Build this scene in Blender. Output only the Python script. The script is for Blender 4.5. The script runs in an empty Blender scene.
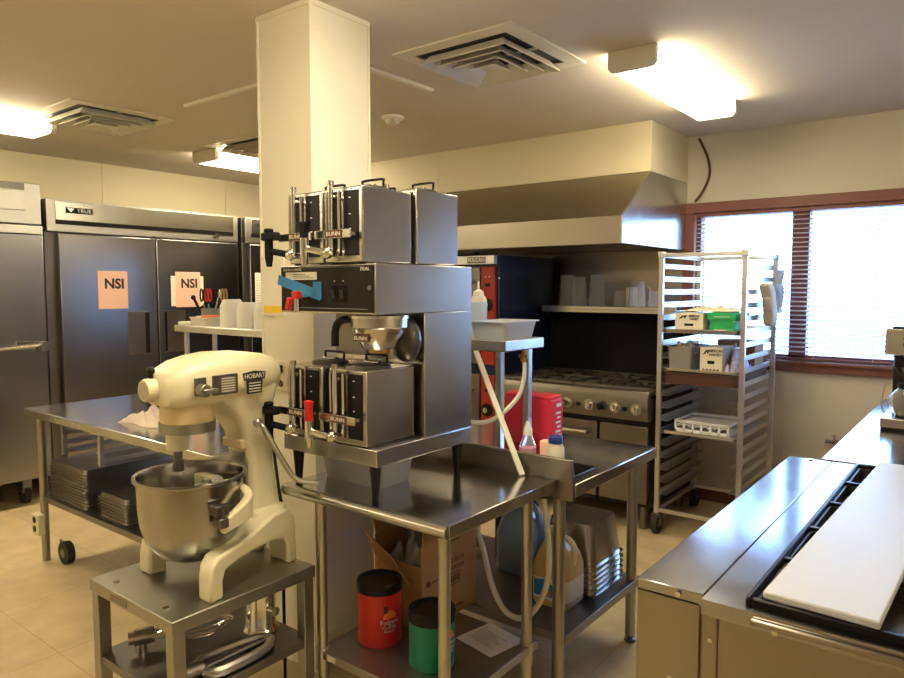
import bpy, math, random
from mathutils import Vector, Matrix
random.seed(7)
PI = math.pi
S = bpy.context.scene
COL = S.collection

# ---------- camera, sky, exposure ----------
cam = bpy.data.cameras.new('camera'); co = bpy.data.objects.new('camera', cam); COL.objects.link(co)
cam.sensor_width = 36; cam.lens = 36 * 700 / 904; cam.clip_start = .02; cam.clip_end = 200
co.location = (0, 0, 1.53)
co.rotation_euler = (PI / 2 - math.atan(51 / 700), 0, math.radians(38))
S.camera = co
w = bpy.data.worlds.new('sky'); S.world = w; w.use_nodes = True
bgn = w.node_tree.nodes['Background']
bgn.inputs[0].default_value = (.34, .58, 1, 1); bgn.inputs[1].default_value = 8.5
S.view_settings.view_transform = 'Standard'; S.view_settings.look = 'None'
S.view_settings.gamma = 1; S.view_settings.use_curve_mapping = False
S.view_settings.exposure = 0.62
LAMP = 18.5            # strength of the fluorescent lenses
LAMPCOL = (1, .83, .53, 1)

pl = bpy.data.lights.new('window_portal', 'AREA'); pl.shape = 'RECTANGLE'; pl.size = 2.2; pl.size_y = .98
pl.cycles.is_portal = True
po = bpy.data.objects.new('window_portal', pl); COL.objects.link(po)
po.location = (-.64, 5.19, 1.55); po.rotation_euler = (-PI / 2, 0, 0)

# ---------- materials ----------
def mat(name, col, rough=.5, metal=0, noise=0, nscale=20, bump=0, bscale=60, rnoise=0, stretch=None, **kw):
    m = bpy.data.materials.new(name); m.use_nodes = True
    nt = m.node_tree; b = nt.nodes['Principled BSDF']
    b.inputs['Base Color'].default_value = (*col, 1); b.inputs['Roughness'].default_value = rough
    b.inputs['Metallic'].default_value = metal
    for k, v in kw.items(): b.inputs[k.replace('_', ' ')].default_value = v
    if noise or bump or rnoise:
        tc = nt.nodes.new('ShaderNodeTexCoord'); mp = nt.nodes.new('ShaderNodeMapping')
        if stretch: mp.inputs['Scale'].default_value = stretch
        nt.links.new(tc.outputs['Object'], mp.inputs['Vector'])
        n = nt.nodes.new('ShaderNodeTexNoise'); n.inputs['Scale'].default_value = nscale; n.inputs['Detail'].default_value = 5
        nt.links.new(mp.outputs[0], n.inputs['Vector'])
        if noise:
            r = nt.nodes.new('ShaderNodeMix'); r.data_type = 'RGBA'
            r.inputs[6].default_value = (*[c * (1 - noise) for c in col], 1)
            r.inputs[7].default_value = (*[min(1, c * (1 + noise)) for c in col], 1)
            nt.links.new(n.outputs['Fac'], r.inputs[0]); nt.links.new(r.outputs[2], b.inputs['Base Color'])
        if rnoise:
            r = nt.nodes.new('ShaderNodeMapRange'); r.inputs[1].default_value = .3; r.inputs[2].default_value = .7
            r.inputs[3].default_value = max(.02, rough - rnoise); r.inputs[4].default_value = rough + rnoise
            nt.links.new(n.outputs['Fac'], r.inputs[0]); nt.links.new(r.outputs[0], b.inputs['Roughness'])
        if bump:
            n2 = nt.nodes.new('ShaderNodeTexNoise'); n2.inputs['Scale'].default_value = bscale
            nt.links.new(mp.outputs[0], n2.inputs['Vector'])
            bp = nt.nodes.new('ShaderNodeBump'); bp.inputs['Strength'].default_value = bump; bp.inputs['Distance'].default_value = .004
            nt.links.new(n2.outputs['Fac'], bp.inputs['Height']); nt.links.new(bp.outputs[0], b.inputs['Normal'])
    return m
def emis(name, col, s):
    m = bpy.data.materials.new(name); m.use_nodes = True; nt = m.node_tree
    b = nt.nodes['Principled BSDF']; b.inputs['Emission Color'].default_value = col; b.inputs['Emission Strength'].default_value = s
    b.inputs['Base Color'].default_value = (.9, .9, .85, 1)
    return m
def tiles():
    m = bpy.data.materials.new('floor_tiles'); m.use_nodes = True; nt = m.node_tree; b = nt.nodes['Principled BSDF']
    tc = nt.nodes.new('ShaderNodeTexCoord'); br = nt.nodes.new('ShaderNodeTexBrick')
    br.offset = 0; br.inputs['Scale'].default_value = 1; br.inputs['Brick Width'].default_value = .61; br.inputs['Row Height'].default_value = .61
    br.inputs['Mortar Size'].default_value = .0025; br.inputs['Mortar Smooth'].default_value = .5
    br.inputs['Color1'].default_value = (.62, .50, .30, 1); br.inputs['Color2'].default_value = (.59, .47, .28, 1)
    br.inputs['Mortar'].default_value = (.40, .32, .19, 1)
    n = nt.nodes.new('ShaderNodeTexNoise'); n.inputs['Scale'].default_value = 6; n.inputs['Detail'].default_value = 8
    mx = nt.nodes.new('ShaderNodeMix'); mx.data_type = 'RGBA'; mx.blend_type = 'MULTIPLY'; mx.inputs[0].default_value = .6
    rp = nt.nodes.new('ShaderNodeValToRGB'); rp.color_ramp.elements[0].position = .3; rp.color_ramp.elements[0].color = (.62, .60, .56, 1)
    rp.color_ramp.elements[1].position = .65; rp.color_ramp.elements[1].color = (1, 1, 1, 1)
    nt.links.new(tc.outputs['Object'], br.inputs['Vector']); nt.links.new(tc.outputs['Object'], n.inputs['Vector'])
    nt.links.new(n.outputs['Fac'], rp.inputs[0]); nt.links.new(br.outputs['Color'], mx.inputs[6]); nt.links.new(rp.outputs[0], mx.inputs[7])
    nt.links.new(mx.outputs[2], b.inputs['Base Color'])
    b.inputs['Roughness'].default_value = .38
    return m
M = {}
def D(k, *a, **kw): M[k] = mat(k, *a, **kw)
D('wall', (.62, .58, .49), .55, noise=.03, nscale=3, bump=.08, bscale=90)
D('wall_left', (.66, .60, .43), .5, noise=.03, nscale=3)
D('ceiling', (.62, .56, .48), .8, noise=.04, nscale=2, bump=.1, bscale=120)
D('column', (.70, .67, .56), .55, bump=.3, bscale=140)
D('steel', (.55, .54, .52), .24, 1, noise=.04, nscale=4, rnoise=.03, bump=.12, bscale=2.5)
D('bowl_steel', (.38, .37, .35), .20, 1, noise=.05, nscale=6, rnoise=.03)
D('fridge_steel', (.36, .36, .37), .24, 1, noise=.05, nscale=2, rnoise=.03, bump=.05, bscale=1.6)
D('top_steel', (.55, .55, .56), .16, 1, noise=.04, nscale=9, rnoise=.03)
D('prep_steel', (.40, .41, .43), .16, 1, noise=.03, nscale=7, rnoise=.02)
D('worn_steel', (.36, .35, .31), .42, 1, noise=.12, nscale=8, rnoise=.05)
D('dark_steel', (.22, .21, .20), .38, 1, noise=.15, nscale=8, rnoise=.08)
D('hood_steel', (.33, .30, .26), .33, 1, noise=.04, nscale=2, rnoise=.02)
D('chrome', (.75, .74, .72), .12, 1)
D('galv', (.50, .48, .42), .36, 1, noise=.12, nscale=14)
D('alum', (.66, .66, .65), .34, 1, noise=.06, nscale=9)
D('pan_dark', (.10, .095, .09), .38, .8, noise=.25, nscale=14)
D('pan_rim', (.17, .16, .14), .36, .9, noise=.25, nscale=10)
D('black', (.006, .006, .007), .35, Specular_IOR_Level=.25)
D('matte_black', (.006, .006, .009), .7, Specular_IOR_Level=.2)
D('black_gloss', (.012, .012, .013), .12)
D('rubber', (.02, .02, .02), .7)
D('cream', (.74, .69, .50), .32, noise=.05, nscale=6)
D('cream_stain', (.62, .50, .28), .45, noise=.2, nscale=10)
D('red', (.55, .02, .02), .35)
D('red_panel', (.33, .02, .012), .35)
D('range_steel', (.22, .20, .17), .40, 1, noise=.12, nscale=8, rnoise=.04)
D('red_box', (.62, .02, .05), .4)
D('green', (.0, .19, .10), .35)
D('green_box', (.02, .42, .13), .6)
D('blue', (.02, .22, .55), .5)
D('deep_blue', (.01, .03, .22), .4)
D('white', (.80, .80, .78), .5)
D('board', (.56, .59, .65), .42, noise=.02, nscale=20, rnoise=.05)
D('off_white', (.72, .69, .60), .6)
D('paper', (.80, .77, .68), .8)
D('pink', (.86, .55, .45), .7)
D('yellow', (.80, .56, .03), .6)
D('orange', (.85, .25, .05), .6)
D('cardboard', (.36, .20, .09), .8, noise=.08, nscale=10)
D('carton', (.72, .67, .55), .75)
D('ink', (.02, .02, .02), .6)
D('brown_ink', (.10, .04, .02), .7)
D('wood_trim', (.19, .065, .05), .45, noise=.2, nscale=5, stretch=(1, 1, 8))
D('brown_tray', (.09, .035, .02), .5, noise=.3, nscale=12)
D('cloth', (.75, .66, .60), .9, bump=.5, bscale=30)
D('mitt', (.62, .53, .38), .95, bump=.4, bscale=60)
D('light_blue_cloth', (.48, .60, .78), .9)
D('towel', (.70, .62, .45), .95, bump=.4, bscale=40)
D('plastic', (.62, .65, .68), .25, Transmission_Weight=.5, IOR=1.3)
D('grey_plastic', (.50, .54, .60), .35)
D('bin_grey', (.25, .25, .23), .5)
D('hose', (.66, .66, .58), .35)
D('juice', (.55, .42, .18), .3)
D('blue_jug', (.30, .40, .62), .25)
D('brass', (.45, .28, .10), .35, 1)
D('pvc_dark', (.10, .10, .10), .5)
D('outlet', (.66, .60, .45), .5)
D('slat', (.50, .44, .46), .5)
D('navy', (.015, .025, .06), .25, .3)
D('glass', (1, 1, 1), .02, Transmission_Weight=1, IOR=1.45)
D('clear', (.93, .96, 1), .04, Transmission_Weight=1.0, IOR=1.05)
D('pitcher_plastic', (.93, .96, 1), .10, Transmission_Weight=.88, IOR=1.2)
D('coffee_glass', (.95, .93, .9), .03, Transmission_Weight=.9, IOR=1.2)
D('purple_print', (.45, .42, .75), .6, noise=.6, nscale=60)
D('snow', (.75, .78, .82), .9)
D('pinkred', (.75, .25, .35), .5)
M['floor'] = tiles()
M['lens'] = emis('lamp_lens', LAMPCOL, LAMP)
M['display'] = emis('display', (.4, .55, .9, 1), .5)

# ---------- mesh helpers ----------
def V(*a): return Vector(a)
def catmull(pts, k=6):
    P = [Vector(p) for p in pts]; out = []
    for i in range(len(P) - 1):
        a, b, c, d = P[max(i - 1, 0)], P[i], P[i + 1], P[min(i + 2, len(P) - 1)]
        for j in range(k):
            t = j / k
            out.append(.5 * ((2 * b) + (c - a) * t + (2 * a - 5 * b + 4 * c - d) * t * t + (3 * b - a - 3 * c + d) * t ** 3))
    out.append(P[-1]); return out
def rr(cx, cy, hx, hy, r, z, n=4):
    r = min(r, hx * .999, hy * .999); o = []
    for q, (sx, sy) in enumerate(((1, 1), (-1, 1), (-1, -1), (1, -1))):
        for i in range(n + 1):
            a = PI / 2 * (q + i / n); o.append((cx + sx * (hx - r) + r * math.cos(a), cy + sy * (hy - r) + r * math.sin(a), z))
    return o
class MB:
    warp = None
    def __init__(s): s.v = []; s.f = []
    def add(s, v, f):
        k = len(s.v); s.v += [tuple(p) for p in v]; s.f += [tuple(i + k for i in q) for q in f]; return s
    def box(s, x0, x1, y0, y1, z0, z1, R=None):
        v = [(x, y, z) for x in (x0, x1) for y in (y0, y1) for z in (z0, z1)]
        if R: c = V((x0 + x1) / 2, (y0 + y1) / 2, (z0 + z1) / 2); v = [c + R @ (Vector(p) - c) for p in v]
        return s.add(v, [(0, 1, 3, 2), (4, 6, 7, 5), (0, 4, 5, 1), (2, 3, 7, 6), (0, 2, 6, 4), (1, 5, 7, 3)])
    def loft(s, rings, cap0=True, cap1=True, closed=True):
        n = len(rings[0]); v = [p for r in rings for p in r]; f = []
        for i in range(len(rings) - 1):
            for j in range(n if closed else n - 1):
                k = (j + 1) % n; f.append((i * n + j, i * n + k, (i + 1) * n + k, (i + 1) * n + j))
        if cap0: f.append(tuple(range(n))[::-1])
        if cap1: f.append(tuple((len(rings) - 1) * n + j for j in range(n)))
        return s.add(v, f)
    def cyl(s, p0, p1, r0, r1=None, n=20, cap=True):
        r1 = r0 if r1 is None else r1; p0 = Vector(p0); p1 = Vector(p1); d = (p1 - p0).normalized()
        u = d.orthogonal().normalized(); w_ = d.cross(u)
        R = [[p + (u * math.cos(2 * PI * i / n) + w_ * math.sin(2 * PI * i / n)) * r for i in range(n)] for p, r in ((p0, r0), (p1, r1))]
        return s.loft(R, cap, cap)
    def tube(s, pts, r, n=10, smooth=0, closed=False):
        P = catmull(pts, smooth) if smooth else [Vector(p) for p in pts]
        m = len(P); rings = []; u = None
        for i, p in enumerate(P):
            if closed: d = (P[(i + 1) % m] - P[i - 1]).normalized()
            else: d = (P[min(i + 1, m - 1)] - P[max(i - 1, 0)]).normalized()
            u = d.orthogonal().normalized() if u is None else (u - d * u.dot(d)).normalized()
            w_ = d.cross(u); rings.append([p + (u * math.cos(2 * PI * k / n) + w_ * math.sin(2 * PI * k / n)) * r for k in range(n)])
        if closed: rings.append(rings[0])
        return s.loft(rings, not closed, not closed)
    def lathe(s, prof, c, n=32, axis='z'):
        rings = []
        for r, z in prof:
            ring = []
            for i in range(n):
                a = 2 * PI * i / n; x, y = r * math.cos(a), r * math.sin(a)
                ring.append((c[0] + x, c[1] + y, c[2] + z) if axis == 'z' else ((c[0] + x, c[1] + z, c[2] - y) if axis == 'y' else (c[0] + z, c[1] + x, c[2] + y)))
            rings.append(ring)
        return s.loft(rings, prof[0][0] > 1e-6 and prof[0] != prof[-1], prof[-1][0] > 1e-6 and prof[0] != prof[-1])
    def prism(s, poly, a, b, axis='x'):
        f = {'x': lambda p, t: (t, p[0], p[1]), 'y': lambda p, t: (p[0], t, p[1]), 'z': lambda p, t: (p[0], p[1], t)}[axis]
        return s.loft([[f(p, a) for p in poly], [f(p, b) for p in poly]])
    def ball(s, c, rx, ry=None, rz=None, n=16):
        ry = ry or rx; rz = rz or rx
        prof = [(math.sin(PI * i / (n // 2)), -math.cos(PI * i / (n // 2))) for i in range(n // 2 + 1)]
        rings = [[(c[0] + rx * max(r, 1e-4) * math.cos(2 * PI * j / n), c[1] + ry * max(r, 1e-4) * math.sin(2 * PI * j / n), c[2] + rz * z) for j in range(n)] for r, z in prof]
        return s.loft(rings)
    def tray(s, x0, x1, y0, y1, z0, z1, flare=.01, rim=.008, t=.0015, r=.02, inv=False):
        # an open pan: bottom at z0 (or the flat on top when inv)
        cx, cy, hx, hy = (x0 + x1) / 2, (y0 + y1) / 2, (x1 - x0) / 2 - rim, (y1 - y0) / 2 - rim
        Z = (lambda z: z0 + z1 - z) if inv else (lambda z: z)
        R = [rr(cx, cy, hx - flare, hy - flare, r, Z(z0)), rr(cx, cy, hx, hy, r, Z(z1 - t)), rr(cx, cy, hx + rim, hy + rim, r, Z(z1 - t * 2)),
             rr(cx, cy, hx + rim, hy + rim, r, Z(z1)), rr(cx, cy, hx - t, hy - t, r, Z(z1)), rr(cx, cy, hx - flare - t, hy - flare - t, r, Z(z0 + t))]
        if inv: R = [q[::-1] for q in R]
        return s.loft(R)
    def build(s, name, m, parent=None, bevel=0, sub=0, smooth=True, **props):
        o_ = Vector((0, 0, 0)); q = parent
        while q is not None:
            if q.parent is None: o_ = q.location.copy()
            q = q.parent
        if MB.warp: s.v = [MB.warp(p) for p in s.v]
        me = bpy.data.meshes.new(name); me.from_pydata([Vector(p) - o_ for p in s.v], [], s.f); me.update()
        me.validate()
        import bmesh
        bm = bmesh.new(); bm.from_mesh(me); bmesh.ops.recalc_face_normals(bm, faces=bm.faces); bm.to_mesh(me); bm.free()
        if smooth:
            me.shade_smooth(); me.set_sharp_from_angle(angle=math.radians(38))
        me.materials.append(M[m] if isinstance(m, str) else m)
        ob = bpy.data.objects.new(name, me); COL.objects.link(ob)
        if parent is not None: ob.parent = parent
        if bevel:
            b = ob.modifiers.new('bevel', 'BEVEL'); b.width = bevel; b.segments = 2; b.limit_method = 'ANGLE'; b.angle_limit = math.radians(40)
        if sub:
            b = ob.modifiers.new('sub', 'SUBSURF'); b.levels = sub; b.render_levels = sub
        for k, v in props.items(): ob[k] = v
        return ob
def T(name, label, cat, loc=(0, 0, 0), group=None):
    o = bpy.data.objects.new(name, None); COL.objects.link(o); o.location = loc; o.empty_display_size = .1
    o['label'] = label; o['category'] = cat
    if group: o['group'] = group
    return o
def tag(o, label, cat, group=None):
    o['label'] = label; o['category'] = cat
    if group: o['group'] = group
    return o
def own(mb, name, m, label, cat, group=None, **kw):        # a thing of one mesh
    return tag(mb.build(name, m, None, **kw), label, cat, group)
def struct(mb, name, m, **kw):
    o = mb.build(name, m, None, **kw); o['kind'] = 'structure'; return o
def copy_tree(o, parent=None):
    c = o.copy(); COL.objects.link(c); c.parent = parent
    for ch in list(o.children): copy_tree(ch, c)
    return c
def text(body, size, loc, face, m, parent, name='lettering', rot=0, ext=.0004, align='CENTER', sx=1, bold=0):
    cu = bpy.data.curves.new(name, 'FONT'); cu.body = body; cu.offset = bold; cu.size = size; cu.extrude = ext; cu.align_x = align; cu.align_y = 'CENTER'
    cu.resolution_u = 3
    t = bpy.data.objects.new(name, cu); COL.objects.link(t)
    bpy.context.view_layer.update()
    me = bpy.data.meshes.new_from_object(t.evaluated_get(bpy.context.evaluated_depsgraph_get()))
    bpy.data.objects.remove(t)
    R = {'-y': Matrix.Rotation(PI / 2, 3, 'X'), '+x': Matrix.Rotation(PI / 2, 3, 'Z') @ Matrix.Rotation(PI / 2, 3, 'X'), '+z': Matrix.Identity(3)}[face] if isinstance(face, str) else face
    A = R @ Matrix.Rotation(rot, 3, 'Z') @ Matrix.Diagonal((sx, 1, 1)); L = Vector(loc)
    mb = MB(); mb.add([A @ v.co + L for v in me.vertices], [tuple(p.vertices) for p in me.polygons])
    return mb.build(name, m, parent, smooth=False)
def ordinal(n): return ['topmost', 'second', 'third', 'fourth', 'fifth', 'sixth', 'seventh', 'eighth', 'ninth', 'tenth', 'eleventh', 'twelfth', 'thirteenth', 'fourteenth'][n]

# ================= the room =================
XL, YB, ZC = -6.15, 5.05, 2.6
XR, YF = 3.2, -3.6
struct(MB().box(XL - .1, XR + .1, YF - .1, YB + .15, -.1, 0), 'floor', 'floor', smooth=False)
struct(MB().box(XL - .1, XR + .1, YF - .1, YB + .15, ZC, ZC + .1), 'ceiling', 'ceiling', smooth=False)
m = MB().box(XL - .1, XL, YF, YB + .1, 0, ZC)
struct(m, 'wall_left', 'wall_left', smooth=False)
for i, y in enumerate((2.98, 4.2)):
    struct(MB().box(XL, XL + .006, y - .015, y + .015, 0, ZC), 'trim_%d' % (i + 1), 'wall_left')
WX0, WX1, WZ0, WZ1 = -1.74, .46, 1.05, 2.06
m = MB().box(XL, WX0, YB, YB + .15, 0, ZC).box(WX1, XR, YB, YB + .15, 0, ZC).box(WX0, WX1, YB, YB + .15, 0, WZ0).box(WX0, WX1, YB, YB + .15, WZ1, ZC)
struct(m, 'wall_back', 'wall', smooth=False)
struct(MB().box(XR, XR + .1, YF, YB + .1, 0, ZC), 'wall_right', 'wall', smooth=False)
struct(MB().box(XL, XR, YF - .1, YF, 0, ZC), 'wall_front', 'wall', smooth=False)
struct(MB().box(-1.145, -1.12, YB - .006, YB, 0, .98), 'trim_3', 'wall')
struct(MB().box(-1.82, XR, YB - .012, YB, 0, .1), 'baseboard_back', 'wood_trim')
# column
m = MB().box(-2.37, -2.06, 1.78, 2.085, 0, ZC)
struct(m, 'column', 'column', bevel=.004)
m = MB()
for (x, y) in ((-2.37, 1.78), (-2.06, 1.78), (-2.06, 2.085), (-2.37, 2.085)):
    m.box(x - .005, x + .005, y - .005, y + .005, 0.0, ZC)
m.box(-2.376, -2.054, 1.774, 2.091, ZC - .02, ZC)
struct(m, 'trim_4', 'column')
# window
m = MB().box(WX0 - .075, WX1 + .075, YB - .025, YB, WZ1, WZ1 + .07).box(WX0 - .075, WX1 + .075, YB - .04, YB, WZ0 - .07, WZ0)
m.box(WX0 - .075, WX0, YB - .025, YB, WZ0, WZ1).box(WX1, WX1 + .075, YB - .025, YB, WZ0, WZ1)
m.box(WX0 - .09, WX1 + .09, YB - .06, YB, WZ0 - .02, WZ0)
for a, b in ((WX0, WX0 + .035), (-1.105, -1.0), (WX1 - .035, WX1)): m.box(a, b, YB + .03, YB + .12, WZ0, WZ1)
m.box(WX0, WX1, YB + .03, YB + .12, WZ1 - .03, WZ1).box(WX0, WX1, YB + .03, YB + .12, WZ0, WZ0 + .035)
wf = struct(m, 'window_1', 'wood_trim', bevel=.003)
MB().box(WX0 + .02, WX1 - .02, YB + .085, YB + .09, WZ0 + .02, WZ1 - .02).build('glass', 'clear', wf)
for (a, b, nm, lab) in ((WX0 + .012, WX1 - .012, 'window_blind', 'white thin-slatted horizontal blind hanging in the wide brown-framed window'),):
    r = T(nm, lab, 'window blind', ((a + b) / 2, YB - .0, WZ1))
    MB().box(a, b, YB - .005, YB + .025, WZ1 - .028, WZ1 - .002).build('head_rail', 'wood_trim', r)
    s = MB()
    k = 0; z = WZ1 - .05
    Rt = Matrix.Rotation(math.radians(20), 3, 'X')
    while z > WZ0 + .03:
        s.box(a, b, YB - .004, YB + .021, z - .0008, z + .0008, Rt); z -= .030
    s.build('slats', 'slat', r, smooth=False)
    MB().box(a, b, YB - .002, YB + .018, WZ0 + .006, WZ0 + .02).build('bottom_rail', 'wood_trim', r)
    c = MB(); x = a + .1
    while x < b:
        for dy in (-.006, .022): c.cyl((x, YB + dy, WZ0 + .01), (x, YB + dy, WZ1 - .02), .0012, n=5)
        x += .34
    c.build('ladder_cords', 'slat', r)
g = struct(MB().box(-30, 30, YB + .2, 60, -.6, -.5), 'ground', 'snow', smooth=False)

# ceiling: raceways, detector, vents, lights
own(MB().box(-3.80, -2.45, 2.32, 2.35, ZC - .018, ZC), 'cable_raceway', 'off_white', 'cream surface raceway on the ceiling left of the column, towards the fridges', 'cable raceway', bevel=.003)
own(MB().box(-2.475, -2.445, 2.12, 2.97, ZC - .018, ZC), 'cable_raceway', 'off_white', 'cream surface raceway on the ceiling right of the column, beside the near vent', 'cable raceway', bevel=.003)
r = T('smoke_detector', 'small round white smoke detector on the ceiling behind the column', 'smoke detector', (-3.05, 3.3, ZC))
MB().lathe([(0, 0), (.07, 0), (.07, -.012), (.055, -.02), (0, -.02)], (-3.05, 3.3, ZC)).build('base', 'white', r)
MB().lathe([(0, -.02), (.045, -.02), (.038, -.045), (0, -.048)], (-3.05, 3.3, ZC)).build('sensor_cap', 'off_white', r)
def vent(cx, cy, label):
    r = T('ceiling_vent', label, 'ceiling vent', (cx, cy, ZC), 'square ceiling vents')
    h = .325; z = ZC
    f = MB()
    for a, b, t in ((h, h - .075, 0),):
        f.box(cx - a, cx + a, cy - a, cy - b, z - .008, z).box(cx - a, cx + a, cy + b, cy + a, z - .008, z).box(cx - a, cx - b, cy - b, cy + b, z - .008, z).box(cx + b, cx + a, cy - b, cy + b, z - .008, z)
    f.build('frame', 'off_white', r)
    MB().box(cx - .25, cx + .25, cy - .25, cy + .25, z - .0015, z).build('duct_opening', 'black', r)
    for a, hz in ((.235, .030), (.18, .034), (.125, .038), (.07, .042)):
        w_ = .034
        R = []
        for hh, zz in ((a, z - hz - .018), (a - w_, z - hz + .022), (a - w_, z - hz + .026), (a, z - hz - .014)):
            R.append([(cx - hh, cy - hh, zz), (cx + hh, cy - hh, zz), (cx + hh, cy + hh, zz), (cx - hh, cy + hh, zz)])
        MB().loft(R + [R[0]], False, False).build('louvre', 'off_white', r, smooth=False)
    MB().box(cx - .04, cx + .04, cy - .04, cy + .04, z - .045, z - .041).build('centre_plate', 'off_white', r)
    MB().box(cx - .25, cx + .25, cy - .004, cy + .004, z - .012, z - .0015).build('cross_bar', 'off_white', r)
    return r
vent(-1.92, 2.75, 'large square louvred vent nearest the lit lamp on the right, right of the column')
vent(-4.50, 2.18, 'square louvred vent above the tall fridges, at the far left')
vent(-4.44, 3.38, 'square louvred vent partly hidden by the column, over the lamp beside it')
def lamp(x0, x1, y0, y1, label):
    r = T('ceiling_light', label, 'ceiling light', ((x0 + x1) / 2, (y0 + y1) / 2, ZC), 'fluorescent ceiling lights')
    MB().box(x0 + .02, x1 - .02, y0 + .005, y1 - .005, ZC - .045, ZC).build('housing', 'off_white', r, bevel=.003)
    cx = (x0 + x1) / 2; hw = (x1 - x0) / 2
    P = [(cx - hw, ZC - .03), (cx - hw, ZC - .07), (cx - hw * .85, ZC - .09), (cx + hw * .85, ZC - .09), (cx + hw, ZC - .07), (cx + hw, ZC - .03)]
    MB().prism(P, y0 + .03, y1 - .03, 'y').build('lens', 'lens', r)
    P2 = [(cx + (p[0] - cx) * 1.03, p[1] - (.003 if p[1] < ZC - .05 else -.028)) for p in P]
    for a, b in ((y0, y0 + .03), (y1 - .03, y1)): MB().prism(P2, a, b, 'y').build('end_cap', 'off_white', r)
    return r
lamp(-1.455, -1.235, 3.02, 4.22, 'long glowing ceiling lamp on the right, near the cooking hood')
lamp(-5.06, -4.76, 3.16, 4.42, 'glowing ceiling lamp just left of the column')
lamp(-5.06, -4.76, .74, 2.02, 'glowing ceiling lamp at the left edge of the photo')
lamp(-1.46, -1.16, .55, 1.85, 'ceiling lamp overhead, above the coffee station, out of view')
lamp(-5.06, -4.76, -2.2, -.9, 'unseen ceiling lamp added to raise the light level, near end of the fridge wall')  # out-of-view lamp added to lift the overall light level
lamp(-2.9, -2.6, -2.1, -.8, 'unseen ceiling lamp added as front light behind the viewer, between the two lamp rows')  # invented lamp, brightens the mixer, floor and fridge fronts from behind the camera
lamp(2.0, 2.3, .8, 2.1, 'unseen ceiling lamp added for steel reflections, near the right-hand wall')  # invented lamp, gives the brewer's steel sides something neutral to reflect

# hood, soffit
struct(MB().box(-4.75, -1.80, 4.375, YB, 2.28, ZC).box(-3.575, -3.555, 4.371, 4.375, 2.28, ZC), 'soffit', 'wall_left', bevel=.002)
r = T('extractor_hood', 'long stainless extractor hood hanging over the range and ovens', 'extractor hood', (-3.2, 4.6, 1.8))
hx0, hx1 = -4.7, -1.80
m = MB().prism([(3.96, 1.80), (3.96, 1.965), (4.375, 2.278), (YB, 2.278), (YB, 1.83), (YB - .03, 1.83), (YB - .03, 2.24), (4.39, 2.24), (3.985, 1.95), (3.985, 1.80)], hx0, hx1 - .012, 'x')
m.build('canopy', 'hood_steel', r, smooth=False)
m = MB().prism([(3.96, 1.80), (3.96, 1.965), (4.375, 2.278), (YB, 2.278), (YB, 1.80)], hx1 - .012, hx1, 'x')
m.build('side_panel', 'steel', r, bevel=.002, smooth=False)
m = MB()
for i in range(10): m.box(hx0 + .1 + i * .28, hx0 + .36 + i * .28, 4.55, 4.565, 1.86, 2.2)
m.build('grease_filters', 'dark_steel', r)
m = MB().box(hx0, hx1 - .012, 3.985, 4.03, 1.80, 1.815).box(hx0, hx1 - .012, YB - .08, YB - .03, 1.80, 1.82)
m.build('gutter', 'dark_steel', r)
r = MB().box(-4.7, -1.81, YB - .006, YB, 1.28, 1.83)
struct(r, 'wall_panel', 'hood_steel')
struct(MB().box(-4.7, -1.81, YB - .008, YB, .1, 1.28), 'wall_panel', 'matte_black')
own(MB().tube([(-1.72, YB - .02, 2.58), (-1.66, YB - .02, 2.45), (-1.64, YB - .02, 2.33), (-1.68, YB - .02, 2.22), (-1.735, YB - .03, 2.14)], .009, 8, 6), 'conduit', 'brown_ink',
    'dark flexible cable running down the wall between hood and window', 'cable')

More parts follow.
